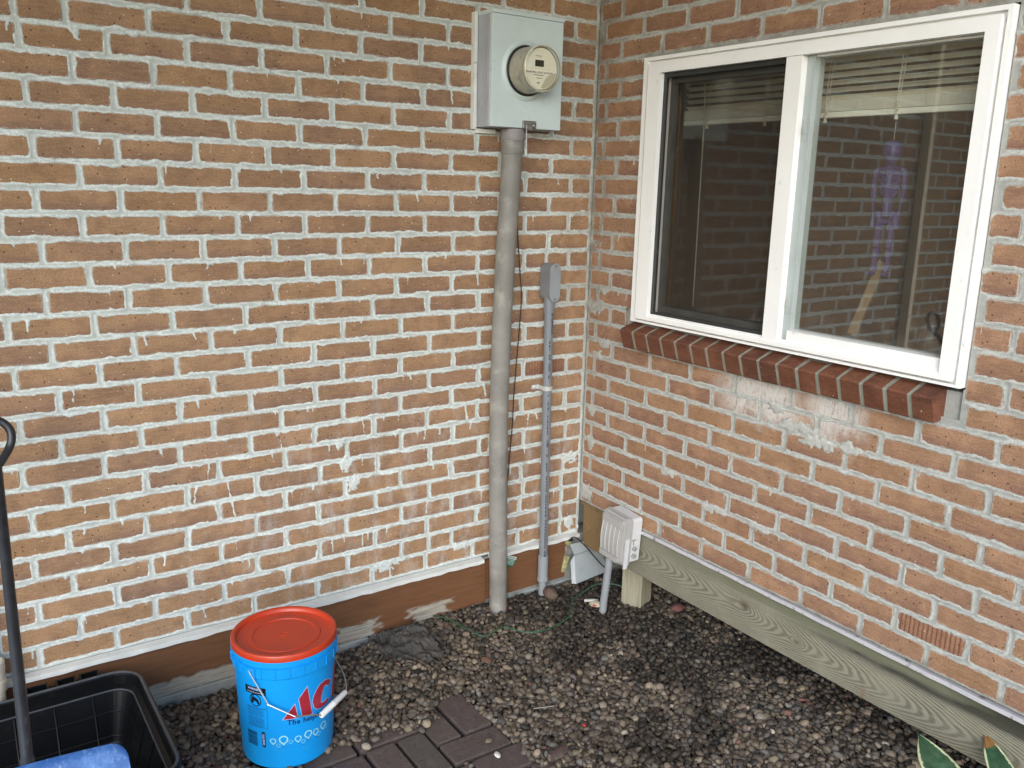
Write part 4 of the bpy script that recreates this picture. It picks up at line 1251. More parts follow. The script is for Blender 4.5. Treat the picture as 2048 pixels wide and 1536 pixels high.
FX, FZ = -.216, 1.279
lbp = MB().prism(stadium(FX, FZ, .0225, .069), -.058, lambda a, c_, d: (a, -.066 - d, c_))
lbp.lathe([(.0195, -.03), (.0205, 0.0), (.0205, .05)], 24, (-.2185, -.042, 1.196))
fit = c2.part('elbow_fitting', lbp, PVC)
cv = c2.part('fitting_cover', MB().prism(stadium(FX, FZ, .0237, .0705, 14), -.004, lambda a, c_, d: (a, -.0715 - d, c_)), PVCD, fit)
for z in (FZ + .060, FZ - .060):
    c2.part('screw', MB().lathe([(.0045, 0), (.0042, .002), (.002, .0028), (0, .0028)], 12, (FX, -.0714, z), Mf), MET, fit)
# printed line down the pipe
pr_ = MB()
INKB = mat('pipe_print_blue', srgb(28, 33, 44), 0.6, 0.0, bstr=0)


def on_pipe(a, c_, d=0.0004):
    """a: metres round the pipe from its front, c_: height"""
    t = (1.20 - c_) / 1.07
    x = -.219 + .013 * t
    th = R(-105) + a / .0172
    return (x + (.0172 + d) * math.cos(th), -.042 + (.0172 + d) * math.sin(th), c_)


vs, fs = text_geo('Plus Conduit', .019, .0004)
pr_.add([on_pipe(.0045 + y * 1.0, 1.185 - x) for x, y, _ in vs], fs)
z = 1.06
rr = random.Random(5)
while z > .14:
    seg = rr.uniform(.004, .012)
    for (a0, a1) in ((-.0035, .0005),) if rr.random() < .8 else ():
        if not (.90 < z < .915):
            pr_.add([on_pipe(a0, z), on_pipe(a1, z), on_pipe(a1, z - seg), on_pipe(a0, z - seg)], [(0, 1, 2, 3)])
    z -= seg + rr.uniform(.002, .005)
for (za, zb) in ((1.075, .985), (.975, .90), (.68, .60), (.57, .16)):
    zz_ = za
    while zz_ > zb:
        pr_.add([on_pipe(.0035, zz_), on_pipe(.0047, zz_), on_pipe(.0047, max(zb, zz_ - .02)), on_pipe(.0035, max(zb, zz_ - .02))], [(0, 1, 2, 3)])
        zz_ -= .02
for zc in (.665, .21):
    for k in range(7):
        zz_ = zc - k * .0028
        pr_.add([on_pipe(-.004, zz_), on_pipe(.004, zz_), on_pipe(.004, zz_ - .0016), on_pipe(-.004, zz_ - .0016)], [(0, 1, 2, 3)])
tag(c2.part('printed_line', pr_, INKB, pi2), kind='stuff')
ST = mat('zinc_bright', srgb(216, 218, 216), 0.3, 0.08, 40, 100, 0.05, metal=0.45)
st = MB().tube([(-.214 + .0192 * math.cos(a), -.042 + .0192 * math.sin(a), .878) for a in np.linspace(R(150), R(395), 18)], .0012, 5)
vs = []; fs = []
for k, a in enumerate(np.linspace(R(165), R(395), 20)):
    for dz, rr_ in ((-.0085, .0176), (-.0085, .0192), (.0085, .0192), (.0085, .0176)):
        vs.append((-.214 + rr_ * math.cos(a), -.042 + rr_ * math.sin(a), .878 + dz))
for k in range(19):
    for q in range(4):
        fs.append((4 * k + q, 4 * k + (q + 1) % 4, 4 * k + 4 + (q + 1) % 4, 4 * k + 4 + q))
st = MB().add(vs, fs).bx(-.262, -.231, -.007, -.0035, .8695, .8865, .001).bx(-.2335, -.231, -.045, -.004, .8695, .8865)
st.lathe([(.006, 0), (.006, .003), (.003, .005), (0, .005)], 12, (-.25, -.007, .878), Mf)
tag(st.build('pipe_strap', ST, None, (-.24, -.01, .878)), 'shiny one hole metal strap holding the thin conduit to the wall', 'strap')

# ------------------------------------------------------------------ outdoor outlet box on its own short conduit
BEI = mat('outlet_beige', srgb(170, 168, 165), 0.5, 0.03, 8, 120, 0.08)
BEI_LIT = mat('outlet_beige_lit_side', srgb(206, 207, 208), 0.5, 0.03, 8, 120, 0.08)  # same plastic coloured paler on the sides that catch the light
ob = Thing('outlet_box', (-.06, -.27, .0), 'beige weatherproof outlet box with a ribbed hinged cover by the beam', 'outlet box')
# local frame of the box: a runs to the right along the wall, c_ up, d out of the wall; it leans a little
lean = Matrix.Rotation(R(4.0), 3, 'X')


def OB(a, c_, d):
    v = lean @ Vector((-d, -a, c_))
    return (-.030 + v.x, -.305 + v.y, .337 + v.z)


def rrect(a0, a1, c0, c1, r_, n=5):
    out = []
    for (ca, cc, s0) in ((a1 - r_, c1 - r_, 0), (a0 + r_, c1 - r_, 90), (a0 + r_, c0 + r_, 180), (a1 - r_, c0 + r_, 270)):
        out += [(ca + r_ * math.cos(R(s0 + 90 * k / n)), cc + r_ * math.sin(R(s0 + 90 * k / n))) for k in range(n + 1)]
    return out


def ob_block(a0, a1, c0, c1, r_, d0, d1):
    return MB().prism(rrect(a0, a1, c0, c1, r_), d1 - d0, lambda a, c_, d: OB(a, c_, d0 + d))


ob.part('back_box', ob_block(-.062, .072, -.084, .096, .012, -.024, .022), BEI_LIT)
ob.part('gasket_plate', ob_block(-.068, .074, -.092, .098, .012, .0225, .0275), BEI)
lid = MB().prism(rrect(-.066, .066, -.090, .096, .014), .016, lambda a, c_, d: OB(a, c_, .028 + d))
cvr = ob.part('cover', lid, BEI)
ob.part('cover_step', ob_block(-.060, .058, -.084, .088, .012, .0445, .056), BEI, cvr)
# bowed front panel with ribs
n = 12
vs = []; fs = []
for i in range(n + 1):
    c_ = -.062 + .118 * i / n
    bow = .006 * (1 - ((i / n) * 2 - 1) ** 2)
    vs += [OB(-.052, c_, .0565), OB(-.052, c_, .058 + bow), OB(.044, c_, .058 + bow), OB(.044, c_, .0565)]
for i in range(n):
    for k in range(3):
        fs.append((4 * i + k, 4 * i + k + 1, 4 * i + 4 + k + 1, 4 * i + 4 + k))
fs += [(0, 3, 2, 1), (4 * n, 4 * n + 1, 4 * n + 2, 4 * n + 3)]
pan = ob.part('front_panel', MB().add(vs, fs), BEI, cvr)
for k in range(5):
    a0 = -.051 + k * .0232
    vs = []; fs = []
    for i in range(n + 1):
        c_ = -.060 + .114 * i / n
        bow = .006 * (1 - ((i / n) * 2 - 1) ** 2)
        vs += [OB(a0, c_, .0575 + bow), OB(a0, c_, .0605 + bow), OB(a0 + .0025, c_, .0605 + bow), OB(a0 + .0025, c_, .0575 + bow)]
    for i in range(n):
        for q in range(3):
            fs.append((4 * i + q, 4 * i + q + 1, 4 * i + 4 + q + 1, 4 * i + 4 + q))
    fs += [(0, 3, 2, 1), (4 * n, 4 * n + 1, 4 * n + 2, 4 * n + 3)]
    ob.part('rib', MB().add(vs, fs), mat('rib_light', srgb(196, 193, 188), 0.5, 0.02) if k == 0 else bpy.data.materials['rib_light'], cvr)
ob.part('pad', ob_block(-.054, .048, .057, .084, .003, .0565, .0625), BEI, cvr)
ob.part('pad', ob_block(-.054, .048, -.084, -.063, .003, .0565, .0625), BEI, cvr)
ob.part('lip', ob_block(.066, .0725, -.102, .02, .002, .030, .046), BEI_LIT, cvr)
hp = MB()
for q in ((.073, -.022), (.073, -.052)):
    v = Vector(OB(q[0] + .001, q[1], .008))
    hp.lathe([(.0001, 0), (.008, 0), (.008, .010), (.005, .011), (.0045, .006), (.0, .006)], 16, v, Euler((R(90), 0, 0)).to_matrix())
hp.prism([(.001, .01), (.004, .01), (.004, .03), (.012, .03), (.012, .034), (-.007, .034), (-.007, .03), (.001, .03)], .002, lambda a, c_, d: OB(.0725 + d, c_ - .02, .008 + a))
ob.part('lock_tab', hp, mat('lock_grey', srgb(150, 150, 146), 0.45, 0.08), cvr)
ob.part('conduit_leg', MB().tube([(-.078, -.290, .250), (-.079, -.287, .20), (-.083, -.275, .06), (-.085, -.270, -.06)], .0145, 18), PVCD)

# ------------------------------------------------------------------ odds and ends in the corner
SHEET = mat('sheet_metal_blue_white', srgb(164, 171, 174), 0.4, 0.05, 14, 90, 0.1, dirt=srgb(140, 148, 150), dscale=22)
vs = [(-.066, -.034, .205), (-.050, -.038, .168), (-.052, -.040, .150), (-.036, -.046, .118), (-.050, -.062, .050), (.12, -.055, .045), (.13, -.040, .09), (.08, -.03, .20), (.0, -.026, .225)]
fs = [tuple(range(9))]
sh = MB().add([(-.066, -.034, .205), (.075, -.026, .198), (.09, -.035, .165), (-.050, -.043, .160), (-.046, -.038, .152), (.10, -.030, .150), (.125, -.058, .052), (-.052, -.066, .040), (-.066, -.055, .042), (-.062, -.036, .13)],
              [(0, 1, 2, 3), (3, 2, 5, 4), (4, 5, 6, 7), (4, 7, 8, 9)])
o = tag(sh.build('sheet_metal_scrap', SHEET, None, (0, -.05, .04)), 'bent pale blue grey sheet metal scrap leaning in the corner behind the outlet box', 'sheet metal')
md = o.modifiers.new('thickness', 'SOLIDIFY'); md.thickness = 0.0012
tag(MB().box((-.073, -.012, .115), (.026, .02, .075), (0.1, .2, 0), .008).box((-.060, -.008, .205), (.045, .012, .03), (0, .3, 0), .005).build('insulation_scrap', mat('insulation_yellow', srgb(160, 158, 112), 0.95, 0.3, 60, 90, 0.8, dirt=srgb(72, 66, 50), dscale=50), None, (-.07, -.01, .1)), 'crumbled yellowish insulation showing at the broken end of the short skirting board', 'insulation')
BLK = mat('black_wire_sheath', srgb(30, 32, 34), 0.45, 0.0, bstr=0)
GRW = mat('green_wire_sheath', srgb(44, 84, 60), 0.5, 0.1, 30, 60, 0.0)
BRW = mat('brown_wire_sheath', srgb(62, 40, 30), 0.6, 0.1, 30, 60, 0.0)


def curve_pts(pts, n=6):
    P_ = [Vector(p) for p in pts]
    out = []
    for i in range(len(P_) - 1):
        p0, p1, p2, p3 = P_[max(i - 1, 0)], P_[i], P_[i + 1], P_[min(i + 2, len(P_) - 1)]
        for k in range(n):
            t = k / n
            out.append(0.5 * ((2 * p1) + (p2 - p0) * t + (2 * p0 - 5 * p1 + 4 * p2 - p3) * t * t + (3 * p1 - p0 - 3 * p2 + p3) * t ** 3))
    out.append(P_[-1])
    return out


bw = MB().tube(curve_pts([(-.055, -.02, .222), (-.052, -.05, .238), (-.008, -.062, .195), (.032, -.085, .14), (.075, -.12, .085), (.09, -.17, .06), (.05, -.2, .075), (.02, -.19, .07)]), .0026, 7)
bw.box((-.056, -.022, .220), (.02, .016, .012), (.2, .1, .3), .003)
tag(bw.build('black_wire', BLK, None, (0, -.08, .1)), 'black wire looping out of the corner in front of the sheet metal scrap', 'wire')
gwp = [(-.69, -.014, .055), (-.66, -.086, .06), (-.621, -.205, .048), (-.59, -.232, .045), (-.55, -.225, .05), (-.504, -.218, .047), (-.46, -.283, .045), (-.388, -.307, .044), (-.267, -.285, .046), (-.2, -.22, .05), (-.164, -.185, .052), (-.1, -.165, .055), (-.03, -.16, .07), (.03, -.2, .075), (.07, -.24, .06)]
tag(MB().tube(curve_pts(gwp), .0026, 7).build('green_wire', GRW, None, (-.4, -.2, .05)), 'thin green ground wire snaking over the gravel below the conduits', 'wire')
bwp = [(-.372, -.03, 1.70), (-.358, -.012, 1.62), (-.350, -.010, 1.50), (-.338, -.012, 1.355), (-.326, -.014, 1.23), (-.330, -.012, 1.11), (-.336, -.014, 1.045), (-.342, -.012, .94), (-.348, -.012, .84), (-.352, -.014, .75), (-.362, -.012, .59), (-.375, -.016, .46), (-.388, -.026, .38), (-.40, -.03, .36)]
tag(MB().tube(curve_pts(bwp, 8), .0021, 6).build('brown_wire', BRW, None, (-.35, -.01, .4)), 'thin dark wire hanging down the wall right beside the thick conduit', 'wire')
# green and white warning tag tucked behind the thick conduit
tgr = Thing('warning_tag', (-.355, -.02, .2), 'small green and white warning tag tucked behind the thick conduit', 'tag')
ca, sa = math.cos(R(-24)), math.sin(R(-24))
tp = lambda a, c_, d=0.0: (-.352 + a * ca - c_ * sa, -.022 - d, .197 + a * sa + c_ * ca)
tgr.part('card', MB().prism([(-.028, -.022), (.018, -.022), (.025, -.012), (.025, .02), (-.028, .02)], .0008, lambda a, c_, d: tp(a, c_, d)), mat('tag_green', srgb(40, 112, 92), 0.4, 0.04))
tgr.part('header', MB().prism([(-.027, .008), (.0245, .008), (.0245, .0195), (-.027, .0195)], .0004, lambda a, c_, d: tp(a, c_, .0009 + d)), mat('tag_white', srgb(214, 218, 210), 0.4, 0.03))
vs, fs = text_geo('WARNING', .0095, .0003, 0, 1.0, 'CENTER')
tgr.part('lettering', MB().add([tp(a, .0105 + c_, .0015) for a, c_, _ in vs], fs), mat('tag_ink', srgb(30, 60, 50), 0.5, 0, bstr=0))
ln_ = MB()
for k in range(4):
    for q in range(7):
        a0 = -.014 + q * .005
        ln_.prism([(a0, .002 - k * .0055), (a0 + .0035, .002 - k * .0055), (a0 + .0035, .004 - k * .0055), (a0, .004 - k * .0055)], .0003, lambda a, c_, d: tp(a, c_, .0009 + d))
tgr.part('small_print', ln_, bpy.data.materials['tag_white'])

# torn weed barrier cloth poking out of the gravel
us = np.linspace(0, 1, 90); U, V = np.meshgrid(us, us)
fx = -.985 + .215 * U + .03 * V + .02 * (fbm(U * 3, V * 3, 90, 2) - .5)
fy = -.025 - .30 * V * (.75 + .35 * U) + .04 * (fbm(U * 4 + 9, V * 4, 91, 2) - .5) + .04 * (1 - U)
rid = 1 - np.abs(2 * fbm(U * 5 + V * 2, V * 5 - U, 95, 3) - 1)
rid2 = 1 - np.abs(2 * fbm(U * 11, V * 11, 96, 2) - 1)
fz = gz(fx, fy) + .008 + .030 * np.exp(-((U - .75) / .35) ** 2 - ((V - .30) / .4) ** 2) + .034 * rid ** 2 + .012 * rid2 - .012
edge_ = np.minimum(np.minimum(U, 1 - U), np.minimum(V, 1 - V)) * 3.2 - .42 + (fbm(U * 6, V * 6, 94, 4) - .5) * 1.9
kc = ((edge_[:-1, :-1] + edge_[1:, 1:]) / 2) > 0
m, nt, b = newmat('landscape_cloth')
P = nd(nt, 'ShaderNodeNewGeometry').outputs['Position']
mp = nd(nt, 'ShaderNodeMapping', {0: P}); mp.inputs['Scale'].default_value = (300, 50, 60); mp.inputs['Rotation'].default_value = (0, 0, .7)
g1 = noise(nt, mp.outputs[0], 1.0, 5, .7)
c = ramp(nt, g1, [(.3, srgb(44, 43, 42)), (.55, srgb(76, 73, 69)), (.75, srgb(112, 107, 99))])
c = mixc(nt, mth(nt, 'MULTIPLY', smooth(nt, noise(nt, P, 35, 5, .7), .5, .7), .6), c, srgb(78, 70, 60))
nt.links.new(c, b.inputs['Base Color']); b.inputs['Roughness'].default_value = .85
bump(nt, b, g1, .7, .004)
CLOTH = m
o = tag(link('weed_cloth', grid_mesh('weed_cloth', np.stack([fx, fy, fz], -1), m, None, kc)), 'crumpled torn piece of dark weed barrier cloth against the skirting board', 'cloth')
md = o.modifiers.new('thickness', 'SOLIDIFY'); md.thickness = .0016


def rock(name, c_, s, col, label, seed, cat='stone', group=None):
    bm = bmesh.new(); bmesh.ops.create_icosphere(bm, subdivisions=3, radius=1.0)
    r = random.Random(seed); off = (r.uniform(0, 50), r.uniform(0, 50))
    for v in bm.verts:
        k = 1 + .35 * (float(fbm(v.co.x * 1.3 + off[0] + v.co.z, v.co.y * 1.3 + off[1], seed, 2)) - .5)
        v.co = Vector((v.co.x * s[0] * k, v.co.y * s[1] * k, v.co.z * s[2] * k))
    me = bpy.data.meshes.new(name); bm.to_mesh(me); bm.free()
    for p in me.polygons: p.use_smooth = True
    me.materials.append(mat(name + '_surface', col, .8, .2, 45, 200, .4))
    o = link(name, me, None, Vector(c_)); o.rotation_euler = (r.uniform(-.3, .3), r.uniform(-.3, .3), r.uniform(0, 3))
    return tag(o, label, cat, group)


rock('stone', (-.205, -.095, .052), (.036, .026, .024), srgb(98, 80, 68), 'biggest brown stone beside the foot of the thin conduit', 1)
rock('stone', (-.665, -.345, .03), (.018, .013, .006), srgb(104, 74, 56), 'flat reddish brown chip on the gravel right of the torn cloth', 2)
rock('stone', (-.10, -.245, .043), (.026, .018, .012), srgb(176, 164, 144), 'pale flat stone on the gravel left of the outlet box leg', 3)
rock('stone', (-.75, -.87, .018), (.034, .022, .016), srgb(84, 68, 62), 'dark reddish stone at the right edge of the clay pavers', 4)
rock('stone', (.17, -.42, .03), (.028, .024, .016), srgb(112, 72, 70), 'dull red stone on the gravel right of the timber post', 5)
PLAB = ['biggest tan pebble lying on the top edge of the clay pavers', 'round cream pebble lying right of the biggest tan pebble on the pavers', 'tiny pale pebble between the two larger ones at the top of the pavers', 'dark grey pebble just below the two large ones on the pavers',
        'grey brown pebble lying on the left top paver next to the gravel', 'pale pebble at the upper left corner of the clay pavers', 'brown pebble lying alone on the right hand long paver', 'small grey pebble in the joint near the middle of the pavers', 'dull brown pebble at the gravel edge above the pavers', 'whitest little pebble lying on the lower right paver']
gsp = [(-1.062, -.525, .017, .014), (-1.005, -.535, .017, .014), (-1.015, -.512, .010, .009), (-1.03, -.55, .012, .010), (-1.165, -.515, .018, .011), (-1.205, -.535, .014, .012), (-.885, -.70, .013, .008), (-.99, -.77, .008, .006), (-1.02, -.47, .016, .013), (-.90, -.77, .012, .007)]
for i, (x, y, a, b_) in enumerate(gsp):
    rock('loose_pebble', (x, y, .006 + b_ * .55), (a, a * .8, b_ * .8), srgb(*[(126, 114, 96), (150, 138, 116), (166, 152, 124), (84, 78, 72), (104, 96, 86), (156, 148, 130), (110, 98, 80), (98, 92, 88), (96, 86, 76), (204, 202, 194)][i]),
         PLAB[i], 20 + i, 'pebble', 'pebbles lying loose on the pavers')
tag(MB().tube([(-.687, -.655, .022), (-.63, -.683, .026)], .0022, 8).lathe([(.0001, 0), (.005, 0), (.005, .0016), (.0, .0016)], 10, (-.689, -.654, .0215), Euler((0, R(90), R(-26))).to_matrix()).build('nail', mat('nail_grey', srgb(120, 116, 110), .45, .1, metal=.6), None, (-.66, -.67, .02)), 'grey nail lying on the gravel right of the clay pavers', 'nail')
REDP = mat('red_scrap', srgb(190, 40, 38), .5, .1)
for (x, y, z, lab) in ((-.118, -.262, .048, 'small red scrap in the gravel by the pale flat stone'), (-.60, -.80, .016, 'tiny red fleck on the gravel below the nail')):
    tag(MB().box((x, y, z), (.016, .010, .005), (.3, .2, .8), .001).build('red_scrap', REDP, None, (x, y, z)), lab, 'scrap')
tag(MB().tube([(-.13, -.215, .052), (-.10, -.235, .054), (-.085, -.24, .05)], .006, 8).build('wire_connector', mat('pale_sleeve', srgb(176, 176, 170), .5, .1), None, (-.1, -.23, .05)), 'pale sleeve on the gravel touching the green wire', 'connector')

# ------------------------------------------------------------------ blue bucket with an orange lid
BLUE = mat('bucket_blue', srgb(16, 150, 228), 0.36, 0.05, 6, 60, 0.05, dirt=srgb(60, 150, 206), dscale=13, dlo=.56, dhi=.8)
ORNG = mat('lid_orange', srgb(188, 58, 28), 0.36, 0.03, 7, 120, 0.05, dirt=srgb(164, 60, 40), dscale=9)
BX, BY = -1.386, -.385
brad = lambda z: .129 + .012 * z / .30
def onb(th, z, off=0.0004):
    r_ = brad(z) + off
    return (BX + r_ * math.cos(R(th)), BY + r_ * math.sin(R(th)), z)


bk = Thing('bucket', (BX, BY, .012), 'bright blue plastic bucket with red lettering and an orange lid', 'bucket')
prof = [(.0, .010), (.1235, .010), (.1285, .014), (brad(.03), .03), (brad(.12), .12), (brad(.22), .22), (brad(.296), .296), (brad(.300) + .0055, .301), (brad(.32) + .0060, .325), (brad(.32) + .0062, .331), (brad(.33) + .0005, .3325), (brad(.335) + .0005, .337), (brad(.34) + .0055, .339), (brad(.345) + .0050, .352), (.13, .354), (.0, .354)]
pail = bk.part('pail', MB().lathe(prof, 96, (BX, BY, 0)), BLUE)
lp = [(.1420, .3445), (.1465, .3450), (.1475, .3475), (.1475, .3665), (.1455, .3700), (.1415, .3715), (.1370, .3705), (.1330, .3665), (.1310, .3595), (.1285, .3580), (.1020, .3580), (.1000, .3602), (.0880, .3602), (.0860, .3575), (.0140, .3575), (.0125, .3588), (.0085, .3588), (.0075, .3578), (0, .3578)]
for th in range(-180, 180, 15):
    if min(abs(th + 147), abs(th - 33)) > 10:
        e0 = MB()
        vs = [onb(th + da, z_, of) for da in (-.55, .55) for z_ in (.3025, .3300) for of in (.003, .0078)]
        bk.part('collar_rib', e0.add(vs, [(0, 2, 3, 1), (4, 5, 7, 6), (0, 1, 5, 4), (2, 6, 7, 3), (1, 3, 7, 5), (0, 4, 6, 2)]), BLUE, pail)
lid_ = bk.part('lid', MB().lathe(lp, 96, (BX, BY, 0)), ORNG)


def decal(polys, off, cut=True):
    """polygons in (degrees, height) wrapped round the pail"""
    mb = MB()
    for poly in polys:
        bm = bmesh.new()
        vs = [bm.verts.new((a, z * 1000, 0)) for a, z in poly]
        bm.faces.new(vs)
        a0, a1 = min(p[0] for p in poly), max(p[0] for p in poly)
        k = math.ceil(a0 / 2.5) * 2.5
        while k < a1:
            bmesh.ops.bisect_plane(bm, geom=bm.verts[:] + bm.edges[:] + bm.faces[:], plane_co=(k, 0, 0), plane_no=(1, 0, 0))
            k += 2.5
        bmesh.ops.triangulate(bm, faces=bm.faces[:])
        bm.verts.index_update()
        mb.add([onb(v.co.x, v.co.y / 1000, off) for v in bm.verts], [[v.index for v in f.verts] for f in bm.faces])
        bm.free()
    return mb


def grow(poly, g):
    cx = sum(p[0] for p in poly) / len(poly); cz = sum(p[1] for p in poly) / len(poly)
    n = len(poly); out = []
    area = sum(poly[i][0] * 2.4 * poly[(i + 1) % n][1] * 1000 - poly[(i + 1) % n][0] * 2.4 * poly[i][1] * 1000 for i in range(n))
    sg = 1 if area > 0 else -1
    P2 = [Vector((a * 2.4, z * 1000)) for a, z in poly]       # millimetres
    for i in range(n):
        e1 = (P2[i] - P2[i - 1]).normalized(); e2 = (P2[(i + 1) % n] - P2[i]).normalized()
        n1 = Vector((e1.y, -e1.x)) * sg; n2 = Vector((e2.y, -e2.x)) * sg
        mtr = n1 + n2
        mtr = mtr / max(mtr.length_squared / 2, 0.35)
        q = P2[i] + mtr * g
        out.append((q.x / 2.4, q.y / 1000))
    return out


A1 = [(-114.2, .1715), (-97.2, .1706), (-100.3, .2149)]
A2 = [(-95.7, .2295), (-91.9, .171), (-79.5, .1675), (-85.4, .259)]
CC = [(-47.5, .2342), (-51.9, .2438), (-59.0, .2493), (-68.2, .2475), (-74.2, .2334), (-78.0, .2164), (-78.5, .2019), (-76.6, .1848), (-72.8, .1742), (-64.7, .170), (-55.8, .1727), (-51.3, .1793), (-55.3, .1871), (-59.3, .183), (-65.4, .1848), (-67.0, .1903), (-63.2, .2261), (-60.8, .2335), (-56.2, .2316), (-52.5, .222)]
EE = [(-44.5, .168), (-36.0, .262), (-10, .262), (-11.5, .240), (-28, .240), (-29.5, .224), (-15, .224), (-16.5, .204), (-31, .204), (-32.5, .190), (-17, .190), (-18.5, .168)]
REDL = mat('logo_red', srgb(160, 40, 54), 0.4, 0.02, bstr=0)
HALO = mat('logo_outline', srgb(176, 190, 224), 0.4, 0.0, bstr=0)
bk.part('logo_outline', decal([grow(p, 1.5) for p in (A1, A2, CC, EE)], .0004), HALO, pail)
bk.part('logo_letter', decal([A1, A2], .0008), REDL, pail)
bk.part('logo_letter', decal([CC], .0008), REDL, pail)
bk.part('logo_letter', decal([EE], .0008), REDL, pail)
NAVY = mat('print_navy', srgb(22, 40, 92), 0.45, 0.0, bstr=0)
vs, fs = text_geo('The helpful place', .0215, .0006, .12, 1.08)
bk.part('slogan', MB().add([onb(-110.0 + math.degrees(x / .1345), .1535 - .0001 * 0 + y - .0062 * (x / .1), .0006) for x, y, _ in vs], fs), NAVY, pail)
DROP = mat('bubble_pale', srgb(150, 212, 220), 0.45, 0.0, bstr=0)
DROP2 = mat('bubble_faint', srgb(86, 178, 226), 0.45, 0.0, bstr=0)
DARKD = bpy.data.materials['print_navy']


def bubble(th, z, r_, wdt):
    pts_o, pts_i = [], []
    for k in range(22):
        a = -math.pi / 2 + 2 * math.pi * k / 22
        p = 1 + (.55 if k == 0 else .12 if k in (1, 21) else 0)
        for lst, q in ((pts_o, r_ * p), (pts_i, (r_ - wdt) * (1 + (p - 1) * .7))):
            lst.append((th + math.degrees(q * math.cos(a) / .134), z + q * math.sin(a)))
    mb = MB()
    mb.add([onb(a, c_, .0006) for a, c_ in pts_o + pts_i], [(i, (i + 1) % 22, 22 + (i + 1) % 22, 22 + i) for i in range(22)])
    return mb


big = [(-126.9, .1037, .0088), (-114.5, .1075, .0128), (-97.5, .1035, .0096), (-84.9, .108, .0118), (-74.4, .104, .0098), (-62.2, .110, .0115)]
small_ = [(-120.7, .0899, .0062), (-106.1, .0979, .0064), (-91.2, .0901, .0066), (-69.7, .0926, .0066), (-56.5, .099, .0066)]
for i, (a, z, r_) in enumerate(big):
    bk.part('bubble_print', bubble(a, z, r_, r_ * .30), DROP, pail)
for a, z, r_ in small_:
    bk.part('bubble_print', bubble(a, z, r_, r_ * .45), DROP2, pail)
tag(bk.part('bubble_dot', decal([[(a - .8, z - r_ * 1.75), (a + .8, z - r_ * 1.75), (a + .6, z - r_ * 1.55), (a - .6, z - r_ * 1.55)] for a, z, r_ in big + small_], .0006), NAVY, pail), kind='stuff')
# warning panel, barcode, maker's pill
BLKP = mat('print_black', srgb(14, 22, 34), 0.5, 0.0, bstr=0)
GRYP = mat('print_grey_blue', srgb(28, 92, 142), 0.5, 0.0, bstr=0)
wp = [[(-160.2, .2455), (-132.5, .2455), (-132.0, .2690), (-160.2, .2690)]]
bk.part('warning_header', decal(wp, .0005), BLKP, pail)
vs, fs = text_geo('WARNING', .0095, .0003, 0, 1.0, 'CENTER')
wt_ = MB().add([onb(-146.2 + math.degrees(x / .138), .2585 + y, .0009) for x, y, _ in vs], fs)
for k in range(9):
    a0 = -157 + k * 2.6
    wt_.add([onb(a0, .2505, .0009), onb(a0 + 2.0, .2505, .0009), onb(a0 + 2.0, .2525, .0009), onb(a0, .2525, .0009)], [(0, 1, 2, 3)])
bk.part('warning_lettering', wt_, HALO, pail)
# pictogram: child and pail in a barred ring
ring = MB()
for k in range(28):
    a, b_ = 2 * math.pi * k / 28, 2 * math.pi * (k + 1) / 28
    f_ = lambda r_, t: onb(-146.4 + math.degrees(r_ * math.cos(t) / .138), .2270 + r_ * math.sin(t), .0006)
    ring.add([f_(.0165, a), f_(.0165, b_), f_(.0195, b_), f_(.0195, a)], [(0, 1, 2, 3)])
pg = [[(-152.5, .217), (-149.5, .216), (-148.2, .224), (-144.6, .224), (-143.5, .216), (-140.6, .217), (-142.3, .231), (-146, .236), (-149, .238), (-151.8, .232)],
      [(-150.6, .2395), (-148.2, .2395), (-147.4, .243), (-149.4, .2455), (-151.2, .243)], [(-152.6, .2385), (-151.8, .2400), (-140.2, .2150), (-141.0, .2135)]]
pgm = decal(pg, .0006)
ring.add(pgm.v, pgm.f)
bk.part('pictogram', ring, BLKP, pail)
lines = []
for k in range(15):
    z = .2015 - k * .0040 - (.003 if k > 6 else 0)
    a0 = -159.0
    for q in range(6):
        w_ = random.uniform(2.6, 3.9)
        lines.append([(a0, z), (a0 + w_, z), (a0 + w_, z + .0019), (a0, z + .0019)])
        a0 += w_ + .5
        if a0 > -136: break
bk.part('small_print', decal(lines, .0005), GRYP, pail)
bk.part('panel_border', decal([[(-132.4, .142), (-132.1, .142), (-131.8, .245), (-132.1, .245)], [(-160.5, .2035), (-132.1, .2035), (-132.1, .2042), (-160.5, .2042)], [(-160.5, .142), (-132.1, .142), (-132.1, .1427), (-160.5, .1427)]], .0005), NAVY, pail)
bars = []
z = .079
while z < .124:
    h_ = random.choice((.0007, .0012, .0019))
    bars.append([(-163, z), (-147.5, z), (-147.5, z + h_), (-163, z + h_)]); z += h_ + random.choice((.0007, .0013))
bk.part('barcode', decal(bars, .0005), BLKP, pail)
pil = []
for k in range(24):
    a = 2 * math.pi * k / 24
    pil.append((-138.6 + 2.5 * math.cos(a), .1048 + .0062 * math.sin(a) + (.0195 if math.sin(a) >= 0 else -.0195)))
bk.part('maker_pill', decal([pil], .0005), NAVY, pail)
vs, fs = text_geo('LEAKTITE', .0082, .0003, 0, 1.0, 'CENTER')
bk.part('maker_lettering', MB().add([onb(-138.6 + math.degrees(-(y - .0028) / .134), .1048 + x, .0010) for x, y, _ in vs], fs), HALO, pail)
